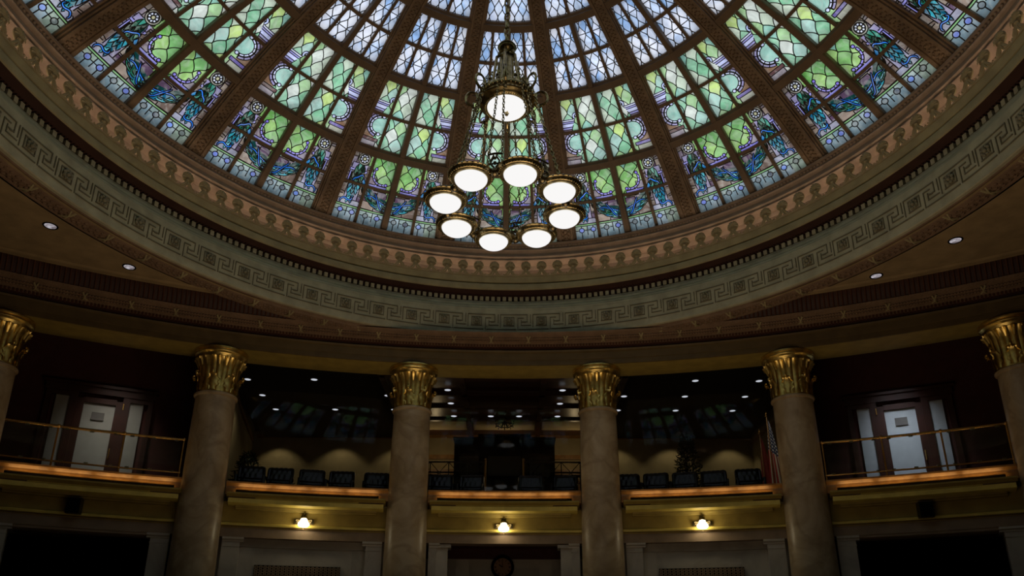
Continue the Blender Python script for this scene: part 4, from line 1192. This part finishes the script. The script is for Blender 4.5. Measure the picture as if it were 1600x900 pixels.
# black cabinet with three sections
root = empty('black_cabinet', (-.2, 20.1, 4.5), 0, 'tall black three section cabinet with glossy screens in the gallery', 'cabinet')
mb = MB(); mb.box((-1.02, 0, 1.38), (.70, .5, 2.76)); mb.box((0, -.05, 1.41), (1.38, .55, 2.82)); mb.box((1.02, 0, 1.38), (.70, .5, 2.76)); obj('cabinet_body', mb, M['matteblack'], root, False)
mb = MB(); mb.box((-1.02, -.02, 2.78), (.76, .58, .06)); mb.box((0, -.07, 2.84), (1.44, .63, .06)); mb.box((1.02, -.02, 2.78), (.76, .58, .06)); obj('cornice', mb, M['matteblack'], root, False)
for x, w_ in ((-.95, .55), (0, .9), (.95, .55)):
    mb = MB(); mb.box((x, -.34 if x == 0 else -.26, 1.98), (w_, .02, .55)); obj('screen', mb, M['black'], root, False)
# low iron rail with brass posts
for nm, x0, x1 in (('left', -2.35, -.62), ('right', .28, 2.05)):
    root = empty('iron_railing', ((x0+x1)/2, 17.25, 4.6), 0, 'dark wrought iron railing with crossed bars on the %s of the centre aisle' % nm, 'railing', 'iron railings of the gallery')
    L = x1-x0; mb = MB()
    mb.tube([(-L/2, 0, 1.36), (L/2, 0, 1.36)], .018, 6); mb.tube([(-L/2, 0, .85), (L/2, 0, .85)], .012, 6)
    n = 4
    for i in range(n):
        xa = -L/2+L*i/n; xb = -L/2+L*(i+1)/n
        mb.tube([(xa, 0, .85), (xb, 0, 1.36)], .009, 5); mb.tube([(xa, 0, 1.36), (xb, 0, .85)], .009, 5); mb.tube([(xa, 0, .2), (xa, 0, 1.36)], .012, 5)
    obj('rail', mb, M['iron'], root)
    xs = L/2 if nm == 'left' else -L/2
    mb = MB(); mb.tube([(xs, -.02, .2), (xs, -.02, 1.40)], .022, 8); mb.sphere((xs, -.02, 1.42), .035); obj('post', mb, M['brass'], root)
root = empty('stair', (-.18, 17.5, 4.55), 0, 'dark red carpeted steps between the brass posts of the gallery', 'stairs')
mb = MB()
for i in range(3): mb.box((0, i*.3, .25+.1*i), (.85, .32, .5+.2*i))
obj('steps', mb, M['redwall'], root, False)

# chairs
def make_chair(name, label, group):
    root = empty(name, (0, 0, 0), 0, label, 'chair', group)
    # local: chair faces -y
    rows = []; nx, nz = 24, 12
    for j in range(nz+1):
        t = j/nz; row = []
        for i in range(nx+1):
            u = i/nx*2-1; bul = .5+.5*cos(u*pi*4.5)*cos(t*pi*3)
            edge = (1-abs(u)**6)
            row.append((u*.255*(1-.04*t), .10+.10*t-.035*edge*(.6+.4*bul)-.05*u*u*0, .40+.50*t+.012*cos(u*pi*4.5)*(t > .95)))
        rows.append(row)
    mb = MB(); mb.grid(rows)
    back = [[(x, y+.11-.02*abs(x), z) for x, y, z in r] for r in rows]; mb.grid([r[::-1] for r in back])
    # rim
    mb.tube([(-.25, .13, .42), (-.245, .19, .90), (-.235, .205, .925)], .035, 8); mb.tube([(.25, .13, .42), (.245, .19, .90), (.235, .205, .925)], .035, 8)
    mb.tube([(-.24+.48*i/10, .205, .915+.012*abs(sin(pi*i/2))) for i in range(11)], .042, 8)
    obj('backrest', mb, M['leather'], root)
    mb = MB()
    for i in range(5):
        for j in range(3): mb.sphere((-.2+.1*i, .07+.10*(j*.3+.2)+.0, .53+.13*j), .010, 6, 4)
    obj('tufting_button', mb, M['leather'], root).__setitem__('kind', 'stuff')
    mb = MB(); mb.box((0, -.14, .40), (.48, .44, .14)); mb.tube([(-.23, -.34, .45), (.23, -.34, .45)], .04, 8); mb.tube([(-.25, .055, .66), (-.12, .035, .655), (0, .03, .65), (.12, .035, .655), (.25, .055, .66)], .020, 8)
    obj('seat', mb, M['leather'], root)
    for sx in (-1, 1):
        mb = MB(); mb.tube([(sx*.265, .12, .66), (sx*.27, -.10, .67), (sx*.27, -.28, .65), (sx*.27, -.30, .40)], .024, 8); obj('armrest', mb, M['leather'], root)
    mb = MB(); mb.tube([(0, -.12, .34), (0, -.12, .12)], .035, 8)
    for q in range(5): a = 2*pi*q/5; mb.tube([(0, -.12, .12), (.22*cos(a), -.10+.22*sin(a), .06)], .02, 6); mb.sphere((.22*cos(a), -.10+.22*sin(a), .035), .035, 8, 6)
    obj('swivel_base', mb, M['iron'], root)
    return root
import math as _m
def az_of_x(px, R=2.62):
    # fixed azimuths measured once for the row of seats
    return px
chairs = [('left', -17.0), ('left', -15.22), ('left', -13.15), ('left', -11.30), ('left', -8.95), ('middle', -4.68), ('middle', -2.62), ('middle', 1.45), ('middle', 3.75),
          ('right', 7.95), ('right', 9.80), ('right', 11.70), ('right', 13.62), ('right', 15.85)]
cnt = {}
c0 = None
tot = {'left': 5, 'middle': 4, 'right': 5}
wd_ = ['first', 'second', 'third', 'fourth', 'fifth']
for bay, az in chairs:
    i = cnt.get(bay, 0); cnt[bay] = i+1
    lb = 'black tufted leather armchair, %s from the left in the %s bay of the gallery' % (wd_[i], bay)
    if c0 is None: c0 = make_chair('leather_armchair', lb, 'black leather armchairs along the ledge'); c = c0
    else: c = copy_tree(c0)
    x, y, _ = cyl(az, 2.672*S, 0); c.location = (x, y, 4.522); c.rotation_euler = (0, 0, -R_(az)+random.uniform(-.12, .12)); c['label'] = lb

# plants
def plant(name, x, y, z, h, rad, nleaf, label, seed, spread=.5):
    rr = random.Random(seed)
    root = empty(name, (x, y, z), 0, label, 'plant')
    mb = MB(); mb.lathe([(.001, 0), (.16, 0), (.20, .32), (.21, .34), (.18, .34), (.17, .30), (.001, .30)], 20); obj('pot', mb, M['black'], root)
    mb = MB(); stems = []
    for q in range(5):
        a = rr.uniform(0, 6.28); tip = (rad*.4*cos(a), rad*.4*sin(a), h*.95)
        mb.tube([(0, 0, .3), (tip[0]*.4, tip[1]*.4, h*.5), tip], [.022, .015, .006], 6); stems.append(tip)
    obj('stem', mb, M['trunk'], root)
    for mat, frac, nm in (('leaf', .75, 'foliage'), ('leafL', .25, 'foliage')):
        mb = MB()
        for q in range(int(nleaf*frac)):
            t = rr.uniform(.28, 1.0); a = rr.uniform(0, 6.28); prof = sin(pi*(t*.9+.05))**.6*(1.15-.55*t)
            r = rad*prof*rr.uniform(.3, 1)
            c = Vector((r*cos(a), r*sin(a), h*t)); d = Vector((cos(a)*.8+rr.uniform(-.4, .4), sin(a)*.8+rr.uniform(-.4, .4), rr.uniform(-.7, .5))).normalized()
            s_ = d.cross(Vector((rr.uniform(-.3, .3), rr.uniform(-.3, .3), 1))).normalized(); l = rr.uniform(.07, .13)
            n_ = d.cross(s_)*.012
            P_ = [c, c+d*l*.35+s_*l*.22, c+d*l*.7+s_*l*.18-n_, c+d*l-n_*2, c+d*l*.7-s_*l*.18-n_, c+d*l*.35-s_*l*.22, c+d*l*.5+n_]
            mb.add([tuple(p) for p in P_], [(0, 1, 6), (1, 2, 6), (2, 3, 6), (3, 4, 6), (4, 5, 6), (5, 0, 6)])
        obj(nm, mb, M[mat], root, False)
    return root
plant('potted_ficus', 4.72, 19.6, 4.55, 2.78, .44, 1700, 'tall leafy potted ficus standing behind the chairs of the right bay', 3)
plant('potted_shrub', 3.85, 18.6, 4.55, 1.25, .35, 500, 'low bushy potted plant left of the tall ficus', 8)
plant('potted_palm', -6.55, 18.2, 4.55, 1.85, .50, 1100, 'dark leafy potted plant beside the second column in the left bay', 5)
plant('potted_fern', -5.75, 18.9, 4.55, 1.25, .45, 500, 'small potted fern peeking over the left bay chairs', 9)

# flags
def flag_mat(us):
    k = NT('flag cloth us' if us else 'flag cloth red'); p = k.n('ShaderNodeBsdfPrincipled'); p.inputs['Roughness'].default_value = .75
    uv = k.n('ShaderNodeAttribute'); uv.attribute_name = 'flaguv'
    sp = k.n('ShaderNodeSeparateXYZ'); k.l(uv.outputs['Vector'], sp.inputs[0])
    def math_(op, a, b=None):
        m = k.n('ShaderNodeMath'); m.operation = op
        for i, q in enumerate((a, b)):
            if q is None: continue
            if isinstance(q, (int, float)): m.inputs[i].default_value = q
            else: k.l(q, m.inputs[i])
        return m.outputs[0]
    def mix(f, a, b):
        m = k.n('ShaderNodeMix'); m.data_type = 'RGBA'; k.l(f, m.inputs['Factor'])
        for nm, q in (('A', a), ('B', b)):
            if isinstance(q, tuple): m.inputs[nm].default_value = (*q, 1)
            else: k.l(q, m.inputs[nm])
        return m.outputs['Result']
    X, Y = sp.outputs['X'], sp.outputs['Y']      # X along fly 0..1, Y hoist 0..1 from the bottom
    if us:
        st = math_('LESS_THAN', math_('MODULO', math_('MULTIPLY', Y, 9), 2), 1)
        stripes = mix(st, (.70, .64, .58), (.42, .04, .045))
        cant = math_('LESS_THAN', X, .47)
        fx = math_('SUBTRACT', math_('FRACT', math_('MULTIPLY', X, 18)), .5); fy = math_('SUBTRACT', math_('FRACT', math_('MULTIPLY', Y, 5)), .5)
        dd = math_('ADD', math_('MULTIPLY', fx, fx), math_('MULTIPLY', fy, fy)); star = math_('LESS_THAN', dd, .07)
        blue = mix(star, (.03, .045, .14), (.75, .75, .8))
        k.l(mix(cant, stripes, blue), p.inputs['Base Color'])
    else:
        n = k.n('ShaderNodeTexNoise'); n.inputs['Scale'].default_value = 2
        k.l(uv.outputs['Vector'], n.inputs['Vector']); k.l(mix(n.outputs['Fac'], (.30, .035, .03), (.18, .02, .02)), p.inputs['Base Color'])
    k.l(p.outputs[0], k.out.inputs[0]); return k.m
def flag(name, x, y, us, label, h=2.75):
    root = empty(name, (x, y, 4.55), 0, label, 'flag')
    mb = MB(); mb.lathe([(.001, 0), (.18, 0), (.18, .03), (.05, .07), (.03, .12), (.001, .12)], 24); obj('stand', mb, M['brass'], root)
    mb = MB(); mb.tube([(0, 0, .1), (0, 0, h)], .016, 8); obj('pole', mb, M['wood'], root)
    mb = MB(); mb.sphere((0, 0, h+.03), .035); mb.lathe([(.001, .20), (.022, .12), (.03, .08), (.01, .04)], 8, (0, 0, h)); obj('finial', mb, M['brass'], root)
    # draped cloth: top gathered at the pole, spreading downward in folds
    nu, nv = 36, 30; rows = []; uvs = []
    for j in range(nv+1):
        t = j/nv; z = h-.08-t*1.62; row = []
        wd = .04+.36*t**.8
        for i in range(nu+1):
            u = i/nu; xx = (-.25+u)*wd*1.0+.02; yy = .022*sin(u*pi*5+t*1.2)*(.25+t)+.02
            row.append((xx, yy, z-.12*u*t)); uvs.append((t-.10*u, u, 0))
        rows.append(row)
    mb = MB(); mb.grid(rows); me = mb.mesh('flag_cloth'); at = me.attributes.new('flaguv', 'FLOAT_VECTOR', 'POINT')
    at.data.foreach_set('vector', [q for t in uvs for q in t]); me.materials.append(flag_mat(us)); obj('cloth', me, None, root)
flag('national_flag', 6.50, 18.3, True, 'stars and stripes flag hanging on a pole beside the fifth column', 2.88)
flag('red_flag', 6.62, 19.3, False, 'folded dark red flag on a pole left of the stars and stripes', 2.70)

# iron chandelier in the gallery
root = empty('iron_chandelier', (-.19, 18.55, 7.15), 0, 'small dark iron chandelier hanging in the middle of the gallery', 'chandelier')
mb = MB(); mb.tube([(0, 0, .5), (0, 0, .1)], .01, 6); mb.tube([(.22*cos(2*pi*i/24), .22*sin(2*pi*i/24), .12) for i in range(24)], .014, 6, closed=True)
for q in range(8):
    a = 2*pi*q/8; c, s_ = cos(a), sin(a)
    mb.tube([(0, 0, .25), (.1*c, .1*s_, .05), (.22*c, .22*s_, .12), (.24*c, .24*s_, .17)], .010, 5); mb.sphere((.235*c, .235*s_, .22), .022, 6, 5); mb.sphere((.22*c, .22*s_, .07), .018, 6, 4)
obj('iron_frame', mb, M['iron'], root)

# ================================================================== CHANDELIER
CX_, CY_ = -.084, 8.177
k_ = 1.0354
def zc(h): return 1.6+S*h*k_
ZR = 1.6+S*.766
chand = empty('chandelier', (CX_, CY_, zc(.9554)), 0, 'large brass chandelier with eight lit opal bowls hung on chains under the dome', 'chandelier')
zo = chand.location.z
def cput(name, mb, mat, parent=None, loc=None):
    o = obj(name, mb, mat, parent or chand)
    if loc is not None: o.location = loc
    return o
# --- one ring lamp, origin at its rim centre
def lamp_parts():
    a = MB()
    a.lathe([(.001, .10), (.06, .095), (.16, .075), (.235, .055), (.262, .045), (.274, .030), (.272, .018), (.262, .010), (.258, .002), (.250, -.006), (.246, -.018), (.238, -.022), (.234, -.032), (.212, -.036), (.199, -.032), (.194, -.015)], 64)
    for q in range(44):
        t = 2*pi*q/44; a.sphere((.249*sin(t), .249*cos(t), -.012), .0115, 6, 4)
    for q in range(28):
        t = 2*pi*q/28; a.tube([((.272)*sin(t+d), (.272)*cos(t+d), .026) for d in (-.07, 0, .07)], .009, 5)
    b = MB()
    prof = [(.196*cos(R_(t))**.85 if t < 90 else .0005, -.030-.098*sin(R_(t))**1.15) for t in range(0, 91, 9)]
    b.lathe(prof, 48)
    return a.mesh('lamp_housing'), b.mesh('glass_bowl')
ha, hb_ = lamp_parts(); ha.materials.append(M['oldbrass']); hb_.materials.append(M['bowl'])
RR = .77; PHS = .56
for q in range(8):
    a = PHS+q*pi/4; loc = (RR*sin(a), RR*cos(a), ZR-zo)
    h = cput('lamp_housing', ha, None, None, loc); g = obj('glass_bowl', hb_, None, h)
    # link piece and small lyre figure between lamps
    am = a+pi/8; l = MB()
    p1 = Vector((RR*.985*sin(am), RR*.985*cos(am), ZR-zo+.035))
    tx = Vector((cos(am), -sin(am), 0)); rd = Vector((sin(am), cos(am), 0)); uz_ = Vector((0, 0, 1))
    l.tube([tuple(p1+tx*(-.10)), tuple(p1-rd*.02), tuple(p1+tx*.10)], .030, 8); l.sphere(tuple(p1-uz_*.03), .055, 12, 8)
    for s_ in (-1, 1):
        l.tube([tuple(p1+tx*s_*x+uz_*z) for x, z in ((.10, -.02), (.06, -.06), (.02, -.05), (.03, -.02))], .013, 6)
        l.tube([tuple(p1+tx*s_*x+uz_*z) for x, z in ((.07, .02), (.085, .06), (.06, .10), (.02, .09))], .011, 6)
        l.tube([tuple(p1+tx*s_*x+uz_*z) for x, z in ((.01, .04), (.045, .08), (.055, .13), (.025, .18), (.015, .21))], .012, 6)
    l.sphere(tuple(p1+uz_*.10), .024, 8, 6); l.sphere(tuple(p1+uz_*.17), .02, 8, 6)
    l.tube([tuple(p1+tx*-.09+uz_*.225), tuple(p1+uz_*.235), tuple(p1+tx*.09+uz_*.225)], .013, 6)
    cput('lyre_link', l, M['darkbrass'])
# --- chains: pairs from the crown down to each link
def chain(mb, p0, p1, pitch=.052, r=.015, wr=.0062):
    p0, p1 = Vector(p0), Vector(p1); d = p1-p0; n = max(2, int(d.length/pitch)); t = d.normalized()
    b = t.cross(Vector((.3, .7, .1))).normalized(); c = t.cross(b)
    for i in range(n):
        o = p0+d*((i+.5)/n); s_ = b if i % 2 else c
        mb.tube([tuple(o+t*pitch*.62*cos(q)+s_*r*sin(q)) for q in [2*pi*j/8 for j in range(8)]], wr, 4, closed=True)
zcr = zc(1.008)-zo
for q in range(8):
    am = PHS+q*pi/4+pi/8
    for dd in (-.10, .10):
        m_ = MB(); chain(m_, (.335*sin(am+dd*.9), .335*cos(am+dd*.9), zcr-.04), (RR*sin(am+dd*1.1), RR*cos(am+dd*1.1), ZR-zo+.08)); cput('chain', m_, M['oldbrass'])
# --- crown ring with large bowl
m_ = MB(); zt = zc(.972)-zo-.072
m_.lathe([(.255, zt-.03), (.262, zt-.05), (.290, zt-.05), (.315, zt-.03), (.335, zt-.005), (.352, zt), (.368, zt+.02), (.362, zt+.05), (.375, zt+.06), (.385, zt+.085), (.375, zt+.125), (.35, zt+.135), (.34, zt+.16), (.31, zt+.185), (.26, zt+.215), (.20, zt+.245), (.17, zt+.262)], 72)
for q in range(60):
    t = 2*pi*q/60; m_.sphere((.286*sin(t), .286*cos(t), zt-.052), .012, 6, 4)
for q in range(40):
    t = 2*pi*q/40; m_.sphere((.382*sin(t), .382*cos(t), zt+.075), .017, 6, 4)
for q in range(16):
    t = 2*pi*q/16; m_.tube([(r*sin(t), r*cos(t), zt+z) for r, z in ((.35, .13), (.335, .19), (.31, .22), (.295, .19))], .016, 6); m_.sphere((.31*sin(t), .31*cos(t), zt+.25), .028, 8, 6)
cput('crown_ring', m_, M['oldbrass'])
m_ = MB(); m_.lathe([(.260*cos(R_(t)) if t < 90 else .0005, zt-.035-.085*sin(R_(t))) for t in range(0, 91, 9)], 64); cput('large_bowl', m_, M['bowl'])
m_ = MB(); m_.sphere((0, 0, zt-.125), .018); m_.sphere((0, 0, zt-.150), .024)
for q in range(4): a = q*pi/2+.4; m_.sphere((.025*cos(a), .025*sin(a), zt-.128), .012, 6, 4)
cput('finial', m_, M['oldbrass'])
# scroll handles round the crown
for q in range(8):
    a = q*pi/4+.02; P_ = []
    for i in range(18):
        th = R_(-100+i*19); r_ = .112*(1-.028*i); P_.append((.455+r_*cos(th), zt+.125+r_*sin(th)*1.15))
    m_ = MB(); m_.tube([(r*sin(a), r*cos(a), z) for r, z in P_], [.017+.003*sin(i) for i in range(18)], 6)
    m_.tube([(r*sin(a), r*cos(a), z) for r, z in ((.36, zt+.02), (.40, zt-.03), (.45, zt-.04), (.47, zt-.01))], .014, 6); m_.sphere((.44*sin(a), .44*cos(a), zt-.085), .02, 8, 6)
    cput('scroll', m_, M['oldbrass'])
# upper cage
z0 = zt+.262; z1 = zc(1.0733)-zo+.065
m_ = MB(); m_.lathe([(.17, z0), (.15, z0+.02), (.12, z0+.03), (.095, z0+.06), (.10, z0+.12), (.095, (z0+z1)/2), (.09, z1-.10), (.07, z1-.07), (.05, z1-.03), (.04, z1)], 32, mod=lambda r, z, a: r+.010*cos(10*a))
m_.lathe([(.04, z1), (.06, z1+.01), (.045, z1+.02), (.04, z1+.03), (.07, z1+.045), (.108, z1+.07), (.122, z1+.105), (.112, z1+.14), (.07, z1+.165), (.035, z1+.18), (.03, z1+.22), (.001, z1+.225)], 32)
m_.lathe([(.05, z1+.13), (.126, z1+.118), (.131, z1+.108), (.125, z1+.098)], 32)
cput('stem', m_, M['oldbrass'])
for q in range(6):
    a = q*pi/3+.2
    pr = ((.17, z0-.005), (.185, z0+.07), (.19, z0+.16), (.175, z0+.25), (.145, z1-.10), (.09, z1-.055), (.065, z1-.03), (.075, z1-.005), (.105, z1-.01), (.115, z1-.04))
    m_ = MB(); m_.tube([(r*sin(a), r*cos(a), z) for r, z in pr], .021, 6)
    m_.tube([(r*sin(a), r*cos(a), z) for r, z in ((.18, z0+.20), (.21, z0+.24), (.225, z0+.21), (.21, z0+.18))], .011, 6); m_.sphere((.118*sin(a), .118*cos(a), z1-.05), .020, 6, 5)
    cput('cage_scroll', m_, M['oldbrass'])
m_ = MB(); zt0 = z1+.22; zt1 = SC[2]+RHO*cos(.13)-zo
chain(m_, (0, 0, zt0-.02), (0, 0, zt1+.05), .13, .036, .015); cput('main_chain', m_, M['oldbrass'])

# ================================================================== SHELL OF THE BUILDING
mb = MB()
# unseen roof annulus added to keep sky light out around the dome
n = 96; rows = []
for i in range(n+1):
    a = 2*pi*i/n; rows.append([(C0[0]+r*sin(a), C0[1]+r*cos(a), Zh(1.30)) for r in (1.02*S, 30)])
mb.grid(rows)
o = obj('trim_17', mb, M['wallback'], None, False); tag(o, 'roof deck around the dome', 'roof', kind='structure')
mb = MB(); mb.box((0, 4, -.05), (60, 56, .1)); o = obj('floor', mb, M['carpet'], None, False); tag(o, 'brown carpeted chamber floor', 'floor', kind='structure')
def wallbox(name, c, d, label):
    mb = MB(); mb.box(c, d); o = obj(name, mb, M['wallback'], None, False); tag(o, label, 'wall', kind='structure')
wallbox('wall_back', (0, C1[1]-2.0, 5.5), (40, .3, 11.4), 'plain wall behind the viewer')
wallbox('wall_outer_left', (-22, 8, 5.4), (.3, 40, 11), 'outer wall on the left')  # unseen outer walls added to shut out sky light
wallbox('wall_outer_right', (22, 8, 5.4), (.3, 40, 11), 'outer wall on the right')
wallbox('wall_outer_far', (0, 24.5, 5.4), (44, .3, 11), 'outer wall beyond the gallery')

# added warm fill light, an unseen disc low in the chamber facing up
for x, y, e in ((0, 7.5, 185),):
    ld = bpy.data.lights.new('uplight', 'AREA'); ld.shape = 'DISK'; ld.size = 7.0; ld.energy = e; ld.color = (1.0, .74, .50)
    lo = bpy.data.objects.new('uplight', ld); col.objects.link(lo); lo.location = (x, y, .9); lo.rotation_euler = (pi, 0, 0); ld.spread = R_(150)
